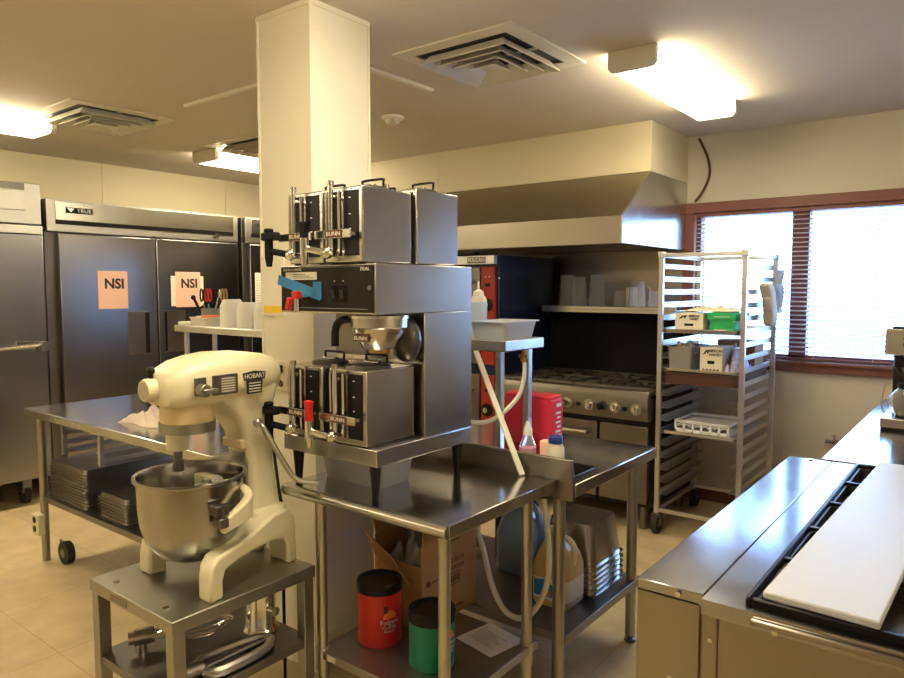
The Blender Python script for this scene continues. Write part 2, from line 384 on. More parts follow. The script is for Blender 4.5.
# ================= fridges on the left wall =================
def fridge(y0, y1, xf, ztop, label, splits, brand_y, first=False):
    r = T('upright_fridge', label, 'fridge', (xf - .35, (y0 + y1) / 2, 0), 'tall stainless fridges along the left wall')
    xb = XL + .02
    MB().box(xb, xf - .06, y0, y1, .16, ztop).build('body', 'dark_steel', r, bevel=.004)
    MB().box(xb, xf - .075, y0 + .02, y1 - .02, .1, .16).build('plinth', 'black', r)
    hb = ztop - .23
    # header
    m = MB().box(xf - .06, xf - .004, y0, y1, hb, ztop)
    m.build('header', 'alum', r, bevel=.003)
    MB().box(xf - .01, xf + .006, y0 + .06, y1 - .05, hb + .082, ztop - .012).build('header_panel', 'steel', r, bevel=.003)
    MB().box(xf - .01, xf + .004, y0 + .06, y1 - .05, hb + .052, hb + .082).build('header_slot', 'black', r)
    if brand_y is not None:
        b = MB().box(xf + .006, xf + .0085, brand_y + .01, brand_y + .205, ztop - .094, ztop - .052).build('brand_plate', 'black', r)
        text('TRUE', .038, (xf + .010, brand_y + .14, ztop - .073), '+x', 'white', b, sx=1.15)
        MB().prism([(brand_y + .02, ztop - .058), (brand_y + .045, ztop - .086), (brand_y + .07, ztop - .058)], xf + .0085, xf + .0105, 'x').build('emblem', 'white', b)
        MB().cyl((xf, y1 - .22, hb + .042), (xf + .014, y1 - .22, hb + .042), .022).build('lock', 'dark_steel', r)
    # doors
    for i in range(len(splits) - 1):
        a, b = splits[i] + .006, splits[i + 1] - .006
        d = MB().box(xf - .055, xf, a, b, .19, hb - .012).build('door', 'fridge_steel', r, bevel=.006)
        left = (i == 0)
        hy = b - .245 if left else a + .05
        hw = .175 if left else .185
        MB().box(xf, xf + .0035, hy, hy + hw, 1.0, 1.345).build('handle_plate', 'range_steel', d, bevel=.001)
        MB().box(xf + .001, xf + .0045, (hy + hw - .035) if left else hy, (hy + hw) if left else (hy + .02), 1.01, 1.335).build('handle_grip', 'matte_black', d)
        if first: MB().cyl((xf, 3.0 + .07 * i, hb - .006), (xf + .01, 3.0 + .07 * i, hb - .006), .012, n=12).build('hinge_cap', 'chrome', d)
    for y in (y0 + .08, y1 - .08):
        for x in (xb + .1, xf - .12):
            c = MB().cyl((x, y - .018, .06), (x, y + .018, .06), .06, n=20).build('caster', 'rubber', r)
            MB().box(x - .03, x + .03, y - .028, y + .028, .07, .105).build('caster_fork', 'dark_steel', c)
    return r
f2 = fridge(2.20, 3.80, -5.40, 2.17, 'double-door stainless fridge with two pink NSI notes on its doors', [2.27, 3.02, 3.80], 2.32, True)
f3 = fridge(3.88, 4.98, -5.40, 2.17, 'stainless fridge right of the double-door one, mostly hidden by the column', [3.92, 4.45, 4.97], None)
text('TRUE', .045, (-5.392, 4.03, 2.1), '+x', 'ink', f3)
# left fridge with protruding header
r = T('upright_fridge', 'stainless fridge at the left edge of the photo with a bar latch', 'fridge', (-5.7, 1.4, 0), 'tall stainless fridges along the left wall')
MB().box(XL + .02, -5.36, .95, 2.12, .18, 2.23).build('body', 'dark_steel', r, bevel=.004)
MB().box(-5.40, -5.30, .95, 2.125, 1.97, 2.25).build('header', 'alum', r, bevel=.004)
MB().box(-5.31, -5.285, .98, 2.02, 2.06, 2.19).build('header_panel', 'alum', r, bevel=.003)
MB().box(-5.31, -5.29, .98, 2.02, 2.20, 2.245).build('header_trim', 'dark_steel', r)
d = MB().box(-5.36, -5.30, .96, 2.13, .19, 1.90).build('door', 'fridge_steel', r, bevel=.006)
MB().box(-5.36, -5.30, .96, 2.13, 1.905, 1.96).build('upper_rail', 'steel', r)
l = MB().box(-5.30, -5.275, 1.92, 2.05, 1.11, 1.165).build('latch', 'chrome', d, bevel=.003)
MB().cyl((-5.26, 1.4, 1.10), (-5.26, 2.09, 1.135), .012).build('latch_bar', 'chrome', l)
MB().box(-5.30, -5.24, 2.07, 2.12, 1.09, 1.155).build('latch_keeper', 'dark_steel', l, bevel=.004)
for y in (1.05, 1.99):
    c = MB().cyl((-5.42, y - .02, .065), (-5.42, y + .02, .065), .065).build('caster', 'rubber', r)
    MB().box(-5.46, -5.38, y - .03, y + .03, .08, .18).build('caster_fork', 'dark_steel', c)
    c = MB().cyl((-6.0, y - .02, .065), (-6.0, y + .02, .065), .065).build('caster', 'rubber', r)
    MB().box(-6.04, -5.96, y - .03, y + .03, .08, .18).build('caster_fork', 'dark_steel', c)
def note(y0, y1, z0, z1, mt, label, body=None, x=-5.3995, name='paper_note', grp='paper notes on the fridges'):
    o = MB().box(x, x + .0012, y0, y1, z0, z1).build(name, mt); tag(o, label, 'note', grp)
    if body: text(body, .105, (x + .0017, (y0 + y1) / 2 + .01, z1 - .10), '+x', 'ink', o, sx=1.0, bold=.0035)
    return o
note(2.545, 2.775, 1.37, 1.66, 'pink', 'pink NSI note taped to the left door of the double fridge', 'NSI', -5.3985)
note(3.14, 3.20, 1.38, 1.63, 'paper', 'white sheet edge showing left of the pink NSI note on the right door', None, -5.3995)
note(3.36, 3.44, 1.38, 1.63, 'paper', 'white sheet edge showing right of the pink NSI note on the right door', None, -5.3995)
note(3.18, 3.41, 1.37, 1.665, 'pink', 'pink NSI note taped to the right door of the double fridge, behind utensils', 'NSI', -5.3975)
o = note(3.97, 4.27, 1.30, 1.67, 'paper', 'white ruled sheet on the fridge beside the column')
m = MB()
for i in range(14): m.box(-5.3983, -5.3978, 3.98, 4.26, 1.62 - i * .023, 1.622 - i * .023)
for y in (4.05, 4.16): m.box(-5.3983, -5.3978, y, y + .002, 1.31, 1.64)
m.build('ruled_lines', 'brown_ink', o)

# ================= left work table =================
def caster(parent, x, y, r_=.05, z=0, dark='rubber', hub=True):
    c = MB().cyl((x - .016, y, z + r_), (x + .016, y, z + r_), r_, n=24).build('caster', dark, parent)
    if hub: MB().cyl((x - .018, y, z + r_), (x + .018, y, z + r_), r_ * .45, n=14).build('hub', 'dark_steel', c)
    return c
TX0, TX1, TY0, TY1, TZ = -4.22, -2.42, 1.56, 2.32, .87
r = T('work_table', 'long stainless work table on the left with a lower shelf and wheels', 'table', ((TX0 + TX1) / 2, (TY0 + TY1) / 2, 0))
MB().box(TX0, TX1, TY0, TY1, TZ - .045, TZ).build('table_top', 'top_steel', r, bevel=.006)
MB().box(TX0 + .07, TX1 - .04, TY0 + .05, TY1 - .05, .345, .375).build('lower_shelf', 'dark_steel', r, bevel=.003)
for x in (TX0 + .05, TX1 - .07):
    for y in (TY0 + .065, TY1 - .065):
        MB().cyl((x, y, 0 if (x < -4 and y < 1.8) else .1), (x, y, TZ - .045), .021).build('leg', 'worn_steel', r)
        if not (x < -4 and y < 1.8): caster(r, x, y)
        else:
            c = MB().cyl((x + .14, y + .03, .062), (x + .14, y + .07, .062), .062, n=24).build('caster', 'rubber', r)
            MB().cyl((x + .14, y + .026, .062), (x + .14, y + .031, .062), .025, n=14).build('hub', 'dark_steel', c)
            MB().box(x, x + .15, y + .071, y + .078, .05, .10).build('caster_fork', 'dark_steel', c)
lx, ly = TX0 + .065, TY0 + .065
r = T('outlet_box', 'small metal outlet box strapped low to the work table leg', 'outlet', (lx, ly - .045, .2))
MB().box(lx - .045, lx + .045, ly - .06, ly - .022, .165, .28).build('box_body', 'outlet', r, bevel=.005)
for z in (.2, .25):
    m = MB().cyl((lx, ly - .063, z), (lx, ly - .06, z), .018, n=16); s_ = m.build('socket', 'black', r)
# sheet pans
def pan_stack(x0, x1, y0, y1, z, n, pitch, h, where, grp, rimd=.008):
    p0 = None
    for i in range(n):                       # bottom to top, upside down
        k = n - 1 - i
        if p0 is None: o = p0 = MB().tray(x0, x1, y0, y1, z, z + h, .008, rimd, .0012, .02, True).build('sheet_pan', 'pan_rim' if n > 7 else 'pan_rim')
        else: o = p0.copy(); COL.objects.link(o)
        o.location = (random.uniform(-.003, .003), random.uniform(-.003, .003), i * pitch)
        lab = ('upside-down sheet pan, %s in the %s' % (ordinal(k), where)) if k < n - 1 else 'upside-down sheet pan, lowest in the ' + where
        tag(o, lab, 'sheet pan', grp)
    return o
pan_stack(-4.13, -3.69, 1.63, 2.27, .3755, 12, .0165, .024, 'tall stack under the left table', 'large sheet pans in the tall stack')
pan_stack(-3.58, -3.29, 1.64, 2.00, .3755, 7, .0165, .024, 'short stack under the left table', 'small sheet pans in the short stack')
r = T('under_table_rack', 'pale metal slide rack hanging under the left work table above the tall pan stack', 'rack', (-3.9, 2.0, TZ - .045))
for x in (-4.09, -3.66):
    for y in (1.71, 2.25): MB().box(x - .012, x + .012, y - .012, y + .012, .60, TZ - .045).build('post', 'alum', r)
    for z in (.615, .665, .715):
        c = x + (.03 if x < -4 else -.03)
        MB().box(min(x, c), max(x, c), 1.70, 2.26, z, z + .004).box(x - .003, x + .003, 1.70, 2.26, z, z + .022).build('slide_rail', 'alum', r)

# towel on the table (crumpled heap)
def crumple(name, x0, x1, y0, y1, z, amp, m, label, cat, seed=1, n=26, edge=.02, group=None, rot=0):
    rd = random.Random(seed); ph = [rd.uniform(0, 6) for _ in range(8)]
    def hgt(u, v):
        e = min(u, 1 - u, v, 1 - v); e = min(1, e / .22)
        f = .5 + .25 * math.sin(9 * u + ph[0] + 3 * math.sin(5 * v + ph[1])) + .2 * math.sin(13 * v + ph[2] + 2 * math.sin(7 * u + ph[3])) + .12 * math.sin(25 * u + 21 * v + ph[4])
        return max(.002, amp * f * e ** .7)
    cx, cy = (x0 + x1) / 2, (y0 + y1) / 2; c, s_ = math.cos(rot), math.sin(rot)
    top, bot = [], []
    for i in range(n + 1):
        for j in range(n + 1):
            u, v = i / n, j / n
            wx = x0 + (x1 - x0) * u + edge * math.sin(11 * v + ph[5]) ; wy = y0 + (y1 - y0) * v + edge * math.sin(9 * u + ph[6])
            X_, Y_ = cx + (wx - cx) * c - (wy - cy) * s_, cy + (wx - cx) * s_ + (wy - cy) * c
            top.append((X_, Y_, z + hgt(u, v) + .003)); bot.append((X_, Y_, z + .0005))
    N = (n + 1) ** 2; F = []
    for i in range(n):
        for j in range(n):
            a = i * (n + 1) + j; F.append((a, a + n + 1, a + n + 2, a + 1)); F.append((a + N, a + 1 + N, a + n + 2 + N, a + n + 1 + N))
    for i in range(n):
        for a, b in ((i, i + 1), (n * (n + 1) + i + 1, n * (n + 1) + i), ((i + 1) * (n + 1), i * (n + 1)), (i * (n + 1) + n, (i + 1) * (n + 1) + n)): F.append((a, b, b + N, a + N))
    o = MB().add(top + bot, F).build(name, m)
    return tag(o, label, cat, group)
crumple('dish_towel', -3.42, -2.98, 1.70, 1.94, TZ, .075, 'cloth', 'crumpled pale pink-white towel on the left work table', 'towel', 3, rot=.15)
# over-shelf
OX0, OX1, OY0, OY1, OZ = -3.49, -2.44, 2.04, 2.30, 1.332
r = T('over_shelf', 'stainless raised shelf standing on the back of the left work table', 'shelf', ((OX0 + OX1) / 2, 2.17, TZ))
MB().box(OX0, OX1, OY0, OY1, OZ - .035, OZ).build('shelf_board', 'alum', r, bevel=.004)
for x in (OX0 + .04, OX1 - .1):
    for y in (2.09, 2.26): MB().cyl((x, y, TZ), (x, y, OZ - .035), .013).build('post', 'alum', r)
own(MB().box(-3.485, -3.37, 2.06, 2.16, OZ, OZ + .018), 'hand_towel', 'white', 'small folded white cloth on the left end of the raised shelf', 'cloth', bevel=.005)
# utensil can + tools
ux, uy = -3.44, 2.23
r = T('utensil_can', 'grey can holding kitchen tools on the raised shelf', 'utensil holder', (ux, uy, OZ))
MB().lathe([(0, 0), (.045, 0), (.048, .085), (.046, .085), (.043, .004), (0, .004)], (ux, uy, OZ), 20).build('can', 'bin_grey', r)
def scissors(dx, dy, lean, mt, label):
    r = T('scissors', label, 'scissors', (ux + dx, uy + dy, OZ + .01), 'tools in the grey can')
    bx, by, bz = ux + dx * .4, uy + dy * .4, OZ + .01
    tx, ty, tz = ux + dx * 1.5 + lean, uy + dy, OZ + .13
    MB().tube([(bx, by, bz), (tx, ty, tz - .02)], .004, 6).build('blade', 'steel', r)
    for s_ in (-1, 1):
        MB().tube([(tx + s_ * .016 + .013 * math.cos(a), ty, tz + .028 + .035 * math.sin(a)) for a in [2 * PI * i / 14 for i in range(14)]], .0045, 6, closed=True).build('handle_loop', mt, r)
scissors(-.03, .0, -.02, 'black', 'black-handled scissors upright in the grey can')
scissors(.0, -.01, 0, 'red', 'red-handled scissors upright in the grey can')
scissors(.025, .01, .01, 'black', 'dark-handled scissors leaning right in the grey can')
scissors(.04, .015, .05, 'cardboard', 'tan-handled scissors at the right of the grey can')
own(MB().tube([(ux - .01, uy - .03, OZ + .02), (ux - .11, uy - .03, OZ + .14)], .008, 8).ball((ux - .115, uy - .03, OZ + .145), .014), 'ladle', 'black', 'black-handled tool leaning far left out of the grey can', 'utensil', 'tools in the grey can')
own(MB().tube([(ux + .02, uy, OZ + .02), (ux + .07, uy + .01, OZ + .15)], .006, 8).ball((ux + .078, uy + .01, OZ + .165), .018, .006, .025), 'whisk', 'steel', 'metal whisk leaning right out of the grey can', 'utensil', 'tools in the grey can')
r = MB().tray(-3.39, -3.22, 2.06, 2.20, OZ, OZ + .045, .012, .003, .002, .02).build('plastic_tub', 'off_white'); tag(r, 'low white tub with orange packets on the raised shelf', 'tub')
own(MB().box(-3.31, -3.24, 2.085, 2.17, OZ + .003, OZ + .055), 'snack_packet', 'orange', 'orange packet standing in the low white tub', 'packet', bevel=.008)
own(MB().box(-3.37, -3.32, 2.09, 2.16, OZ + .003, OZ + .05), 'snack_packet', 'white', 'white packet standing in the low tub beside the orange one', 'packet', bevel=.008)
def bowl_stack(x, y, n, rad, h, where, grp):
    for i in range(n):
        o = MB().lathe([(rad, 0), (rad * .98, .012), (rad * .7, h), (0, h), (0, h - .003), (rad * .68, h - .003), (rad * .95, .008), (rad * .97, 0)], (x, y, OZ), 24)
        if i == 0: p = ob = o.build('bowl', 'white')
        else: ob = p.copy(); COL.objects.link(ob)
        ob.location = (0, 0, .0135 * i)
        k = n - 1 - i
        tag(ob, 'upturned white bowl, %s of the %s' % (ordinal(k), where), 'bowl', grp)
bowl_stack(-3.12, 2.15, 8, .062, .045, 'tallest bowl stack at the left of the raised shelf', 'white bowls stacked on the raised shelf')
bowl_stack(-2.98, 2.15, 7, .06, .045, 'middle bowl stack on the raised shelf', 'white bowls stacked on the raised shelf')
bowl_stack(-2.84, 2.15, 7, .06, .04, 'bowl stack on the raised shelf nearest the column', 'white bowls stacked on the raised shelf')

# ================= mixer stand and mixer =================
MX0, MX1, MY0, MY1, MZ = -2.265, -1.775, 1.005, 1.525, .60
r = T('mixer_stand', 'low square stainless stand under the cream mixer', 'equipment stand', ((MX0 + MX1) / 2, (MY0 + MY1) / 2, 0))
MB().box(MX0, MX1, MY0, MY1, MZ - .04, MZ).build('stand_top', 'worn_steel', r, bevel=.003)
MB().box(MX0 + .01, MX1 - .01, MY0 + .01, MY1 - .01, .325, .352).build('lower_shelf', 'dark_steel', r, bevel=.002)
for x in (MX0 + .005, MX1 - .045):
    for y in (MY0 + .005, MY1 - .045): MB().box(x, x + .04, y, y + .04, .02, MZ - .04).build('leg', 'worn_steel', r, bevel=.003)
for x in (MX0 + .025, MX1 - .025):
    for y in (MY0 + .025, MY1 - .025): MB().cyl((x, y, 0), (x, y, .02), .025).build('foot', 'rubber', r)
MB().box(MX0 + .14, MX0 + .24, MY0 - .002, MY0, MZ - .03, MZ - .012).build('maker_plate', 'dark_steel', r)
for (x, y) in ((MX0 + .1, MY0 + .04), (MX1 - .1, MY0 + .04)): MB().cyl((x, y, MZ - .0005), (x, y, MZ + .002), .01, n=12).build('bolt_head', 'chrome', r)

MC = -1.99          # mixer centre line
r = T('stand_mixer', 'large cream-painted commercial stand mixer on the low stainless stand', 'stand mixer', (MC, 1.3, MZ))
MB.warp = lambda p: (p[0], 1.135 + (p[1] - 1.085) * .75, p[2])
# legs of the base: profile in y-z, spread outward at the front
def leg(sgn):
    prof_top = [(1.085, .66), (1.095, .705), (1.125, .728), (1.17, .735), (1.25, .742), (1.36, .765), (1.46, .79), (1.54, .79), (1.575, .77), (1.585, .73), (1.59, MZ)]
    prof_bot = [(1.085, MZ), (1.155, MZ), (1.155, .655), (1.17, .682), (1.25, .695), (1.36, .70), (1.46, .70), (1.52, .69), (1.535, .67), (1.54, MZ)]
    P = prof_bot[:1] + prof_top + prof_bot[::-1][:-1]
    mb = MB(); rings = []
    for s_ in (-.5, .5):
        ring = []
        for (y, z) in P:
            t = min(1, max(0, (y - 1.085) / .42)); off = .172 * (1 - t) + .085 * t; wd = .066 * (1 - t) + .10 * t
            ring.append((MC + sgn * off + s_ * wd, y, z))
        rings.append(ring)
    return mb.loft(rings)
for s_ in (-1, 1): leg(s_).build('base_leg', 'cream', r, bevel=.009)
MB().box(MC - .1, MC + .1, 1.40, 1.585, .70, .80).build('base_bridge', 'cream', r, bevel=.02)
# pedestal column
KY = [(1.0, 1.05), (1.065, 1.10), (1.165, 1.20), (1.30, 1.27), (1.40, 1.335), (1.60, 1.515), (1.8, 1.7)]
def hw_(p):
    y = p[1]
    for (a, A), (b, B) in zip(KY, KY[1:]):
        if y <= b: break
    return (p[0], A + (y - a) * (B - A) / (b - a), p[2])
MB.warp = hw_
sec = [(.78, 1.44, 1.58, .085), (.85, 1.457, 1.575, .072), (.95, 1.457, 1.568, .066), (1.05, 1.43, 1.562, .066), (1.11, 1.395, 1.56, .075), (1.15, 1.34, 1.565, .08), (1.19, 1.26, 1.575, .085), (1.21, 1.2, 1.58, .085)]
m = MB().loft([rr(MC, (a + b) / 2, hw, (b - a) / 2, .03, z, 5) for z, a, b, hw in sec])
m.build('pedestal', 'cream', r)
# motor head, lofted along y
def hring(y, hw, zb, zt, rad, n=6):
    q = rr(0, 0, hw, (zt - zb) / 2, min(rad, hw * .98, (zt - zb) / 2 * .98), 0, n)
    return [(MC + a, y, (zb + zt) / 2 + b) for a, b, c in q]
m = MB().loft([hring(1.065, .055, 1.185, 1.245, .02), hring(1.07, .07, 1.175, 1.26, .03), hring(1.09, .085, 1.168, 1.285, .045), hring(1.13, .095, 1.162, 1.305, .055),
               hring(1.20, .10, 1.160, 1.318, .06), hring(1.32, .102, 1.165, 1.325, .06), hring(1.45, .10, 1.175, 1.322, .06), hring(1.53, .095, 1.18, 1.312, .06),
               hring(1.58, .085, 1.185, 1.295, .05), hring(1.60, .06, 1.20, 1.27, .03)])
m.build('motor_head', 'cream', r)
PY = 1.20
MB.warp = None
MB().lathe([(0, 1.175), (.08, 1.175), (.082, 1.13), (.08, 1.115), (0, 1.115)], (MC, PY, 0), 36).build('gear_housing', 'cream_stain', r)
MB().lathe([(0, 1.116), (.085, 1.116), (.085, 1.085), (0, 1.085)], (MC, PY, 0), 36).build('drip_ring', 'worn_steel', r)
MB().lathe([(0, 1.086), (.034, 1.086), (.034, 1.03), (.03, 1.026), (0, 1.026)], (MC - .01, PY - .03, 0), 24).build('planetary_hub', 'cream', r)
m = MB().lathe([(0, 1.028), (.014, 1.028), (.014, .985), (.017, .985), (.017, .96), (0, .96)], (MC - .01, PY - .03, 0), 16).cyl((MC - .03, PY - .03, 1.0), (MC + .01, PY - .03, 1.0), .004)
m.build('agitator_shaft', 'dark_steel', r)
h = MB().lathe([(0, 0), (.032, 0), (.036, .008), (.036, .04), (.034, .05), (0, .05)], (MC - .02, 1.07, 1.222), 28, 'y').build('attachment_hub', 'cream', r)
MB().cyl((MC - .02, 1.095, 1.255), (MC - .02, 1.095, 1.272), .008, n=10).ball((MC - .02, 1.095, 1.28), .013).build('thumb_screw', 'black', h)
MB().lathe([(0, -.001), (.026, -.001), (.026, .0), (0, .0)], (MC - .02, 1.069, 1.222), 20, 'y').build('hub_cover', 'galv', h)
SX = MC + .1015
MB().box(SX - .004, SX + .002, 1.165, 1.205, 1.205, 1.26).build('speed_dial_plate', 'dark_steel', r, bevel=.002)
MB().cyl((SX, 1.185, 1.222), (SX + .03, 1.185, 1.222), .02).box(SX + .012, SX + .035, 1.175, 1.225, 1.212, 1.227).build('speed_lever', 'worn_steel', r, bevel=.003)
p = MB().box(SX - .003, SX + .0025, 1.225, 1.315, 1.20, 1.262).build('instruction_plate', 'dark_steel', r, bevel=.001)
m = MB()
for i in range(6): m.box(SX + .0025, SX + .003, 1.255, 1.305, 1.208 + i * .008, 1.211 + i * .008)
m.build('printed_lines', 'off_white', p)
MB.warp = lambda p: (p[0], 1.335 + (p[1] - 1.40) * .83, p[2])
p = MB().prism([(1.40, 1.258), (1.405, 1.235), (1.415, 1.235), (1.42, 1.19), (1.485, 1.19), (1.49, 1.235), (1.50, 1.235), (1.505, 1.258), (1.4525, 1.264)], SX - .003, SX + .0025, 'x').build('name_plate', 'ink', r)
text('HOBART', .021, (SX + .003, 1.453, 1.247), '+x', 'off_white', p, sx=1.15)
m = MB()
for i in range(4): m.box(SX + .0025, SX + .003, 1.425, 1.48, 1.196 + i * .009, 1.199 + i * .009)
m.build('printed_lines', 'off_white', p)
MB.warp = lambda p: (p[0], p[1] - .075, p[2])
# slide, yoke, bowl clamps
MB().box(MC - .045, MC + .045, 1.452, 1.475, .80, 1.01).build('slide_way', 'worn_steel', r, bevel=.004)
MB().box(MC - .055, MC + .055, 1.432, 1.48, 1.0, 1.032).build('slide_cap', 'cream_stain', r, bevel=.006)
for s_ in (-1, 1):
    pts = [(MC + s_ * .03, 1.39, .86), (MC + s_ * .12, 1.385, .865), (MC + s_ * .172, 1.37, .855), (MC + s_ * .186, 1.32, .835), (MC + s_ * .186, 1.265, .815)]
    P = catmull(pts, 6); rings = []
    for i, p_ in enumerate(P):
        t = i / (len(P) - 1); hh = .05 * (1 - t) + .02 * t
        d = (P[min(i + 1, len(P) - 1)] - P[max(i - 1, 0)]).normalized(); side = V(-d.y, d.x, 0).normalized() * .014
        rings.append([p_ + side + V(0, 0, hh), p_ - side + V(0, 0, hh), p_ - side - V(0, 0, hh), p_ + side - V(0, 0, hh)])
    a = MB().loft(rings).build('bowl_arm', 'cream', r, bevel=.008)
    MB().box(MC + s_ * .189 - .014, MC + s_ * .189 + .014, 1.25, 1.28, .815, .845).cyl((MC + s_ * .192, 1.265, .84), (MC + s_ * .192, 1.265, .875), .006).build('bowl_latch', 'dark_steel', a, bevel=.003)
m = MB().tube([(MC + .085, 1.47, 1.09), (MC + .13, 1.46, 1.085), (MC + .15, 1.475, 1.04), (MC + .19, 1.52, .93), (MC + .21, 1.545, .90), (MC + .235, 1.60, .885)], .009, 10, 5)
m.ball((MC + .095, 1.468, 1.09), .016)
m.build('lift_handle', 'galv', r)
MB.warp = None
# bowl
bc = (MC, 1.205, .675)
r = T('mixing_bowl', 'deep stainless steel bowl hanging in the cream mixer', 'mixing bowl', (MC, 1.205, .68))
prof = [(.001, .0), (.06, .004), (.105, .026), (.137, .07), (.152, .12), (.158, .18), (.160, .258), (.170, .262), (.172, .268), (.170, .274), (.160, .272), (.157, .262),
        (.155, .18), (.149, .12), (.134, .074), (.103, .031), (.06, .009), (.001, .005)]
MB().lathe(prof, bc, 56).build('bowl_shell', 'bowl_steel', r)
for s_ in (-1, 1): MB().box(MC + s_ * .175 - .022, MC + s_ * .175 + .022, 1.17, 1.21, .852, .878).box(MC + s_ * .185 - .01, MC + s_ * .185 + .012, 1.165, 1.22, .876, .884).build('bowl_ear', 'dark_steel', r, bevel=.002)
# whisk lying in bowl
r = T('wire_beater', 'wire whip attachment lying inside the mixer bowl', 'whisk', (MC + .02, 1.23, .80))
for i in range(5):
    a = PI * i / 5; R_ = Matrix.Rotation(.75, 3, 'Y') @ Matrix.Rotation(a, 3, 'Z')
    pts = [R_ @ V(.055 * math.sin(t) , 0, .07 - .1 * math.cos(t)) + V(MC - .02, 1.23, .80) for t in [PI * j / 10 * 1.0 for j in range(-10, 11)]]
    MB().tube(pts, .0028, 6).build('wire', 'chrome', r)
R_ = Matrix.Rotation(.75, 3, 'Y')
MB().cyl(R_ @ V(0, 0, .12) + V(MC - .02, 1.23, .80), R_ @ V(0, 0, .19) + V(MC - .02, 1.23, .80), .02).build('hub', 'steel', r)
# attachments on the lower shelf
zs = .352
r = T('flat_beater', 'flat metal mixer paddle lying at the front of the lower shelf', 'mixer attachment', (-1.9, 1.2, zs), 'mixer attachments on the lower shelf')
out = [(-1.84, 1.15), (-1.81, 1.19), (-1.812, 1.32), (-1.835, 1.38), (-1.865, 1.395), (-1.895, 1.36), (-1.91, 1.29), (-1.918, 1.19), (-1.895, 1.15)]
MB().tube([(x, y, zs + .018) for x, y in out], .016, 8, 4, True).build('frame', 'alum', r)
MB().tube([(-1.868, 1.15, zs + .02), (-1.866, 1.385, zs + .02)], .010, 8).build('cross_bars', 'alum', r)
MB().cyl((-1.872, 1.06, zs + .026), (-1.868, 1.15, zs + .026), .024).build('hub', 'alum', r)
r = T('wire_whip', 'long wire whip lying behind the paddle on the lower shelf', 'mixer attachment', (-2.07, 1.2, zs), 'mixer attachments on the lower shelf')
for i in range(6):
    wdt = .07 - .012 * i * .6
    zz = zs + .02 + .075 * i / 5
    ww = .075 * math.sin(PI * (i + .8) / 7)
    MB().tube([(-2.07 - ww * .3, 1.08, zs + .05), (-2.07 - ww, 1.2, zz), (-2.07 - ww * .95, 1.27, zz), (-2.07, 1.34, zs + .05), (-2.07 + ww * .95, 1.27, zz), (-2.07 + ww, 1.2, zz), (-2.07 + ww * .3, 1.08, zs + .05)], .003, 6, 5).build('wire', 'chrome', r)
MB().cyl((-2.07, 1.03, zs + .05), (-2.07, 1.09, zs + .05), .026).cyl((-2.07, 1.012, zs + .05), (-2.07, 1.03, zs + .05), .02).build('hub', 'steel', r)
MB().cyl((-2.07, 1.05, zs), (-2.07, 1.05, zs + .03), .018).build('stem', 'steel', r)
r.location = (-2.085, 1.245, zs); r.rotation_euler = (0, 0, -.42)
r = T('meat_grinder_head', 'shiny steel cylinder with a flared base at the back of the lower shelf', 'mixer attachment', (-1.86, 1.58, zs), 'mixer attachments on the lower shelf')
MB().lathe([(0, 0), (.058, 0), (.06, .012), (.055, .02), (.05, .03), (.048, .15), (0, .15)], (-1.955, 1.435, zs), 28).build('cylinder', 'chrome', r)
MB().cyl((-1.91, 1.435, zs + .09), (-1.875, 1.435, zs + .09), .016).build('spout', 'chrome', r)

# things on the column
r = T('wall_outlet', 'cream wall outlet with a black plug on the column beside the mixer', 'outlet', (-2.245, 1.775, 1.17))
MB().box(-2.285, -2.205, 1.765, 1.78, 1.12, 1.24).build('cover_plate', 'outlet', r, bevel=.004)
MB().box(-2.26, -2.23, 1.735, 1.765, 1.195, 1.225).build('plug', 'black', r, bevel=.004)
MB().cyl((-2.245, 1.762, 1.15), (-2.245, 1.765, 1.15), .014, n=14).build('socket', 'brown_ink', r)
r = T('clipboard', 'pale notice sheet with a yellow strip hung on the column behind the brewer', 'notice', (-2.32, 1.775, 1.48))
MB().box(-2.365, -2.225, 1.772, 1.7795, 1.42, 1.66).build('backing', 'off_white', r)
MB().box(-2.35, -2.24, 1.769, 1.7725, 1.432, 1.458).build('yellow_strip', 'yellow', r)
own(MB().tube([(-2.245, 1.735, 1.205), (-2.24, 1.70, 1.16), (-2.23, 1.70, 1.0), (-2.16, 1.66, .90), (-2.06, 1.60, .80), (-2.0, 1.57, .72), (-1.99, 1.56, .62), (-1.99, 1.56, .10)], .006, 8, 6), 'power_cord', 'black',
    'thin black power cord hanging between the mixer and the column', 'cord')

# ================= coffee table =================
AX0, AX1, AY0, AY1, AZ = -1.915, -1.195, 1.505, 2.115, .86
r = T('steel_table', 'stainless table with round pipe legs under the tall coffee brewer', 'table', ((AX0 + AX1) / 2, (AY0 + AY1) / 2, 0))
m = MB().box(AX0, AX1, AY0 + .012, AY1, AZ - .04, AZ)
m.build('table_top', 'top_steel', r, bevel=.003)
MB().cyl((AX0, AY0 + .012, AZ - .02), (AX1 - .002, AY0 + .012, AZ - .02), .02).build('rolled_edge', 'steel', r)
SZ = .285
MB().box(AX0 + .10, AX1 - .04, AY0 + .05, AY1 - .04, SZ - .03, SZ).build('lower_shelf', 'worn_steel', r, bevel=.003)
for x in (AX0 + .12, AX1 - .06):
    for y in (AY0 + .065, AY1 - .085):
        l = MB().cyl((x, y, .03), (x, y, AZ - .04), .019).build('leg', 'galv', r)
        MB().cyl((x, y, SZ - .07), (x, y, SZ + .01), .024).build('collar', 'galv', l)
        MB().lathe([(0, 0), (.012, 0), (.02, .03), (0, .03)], (x, y, 0), 16).build('foot', 'dark_steel', l)
MB().box(AX0 + .16, AX0 + .20, AY0 + .048, AY0 + .05, SZ - .024, SZ - .004).build('maker_plate', 'off_white', r)

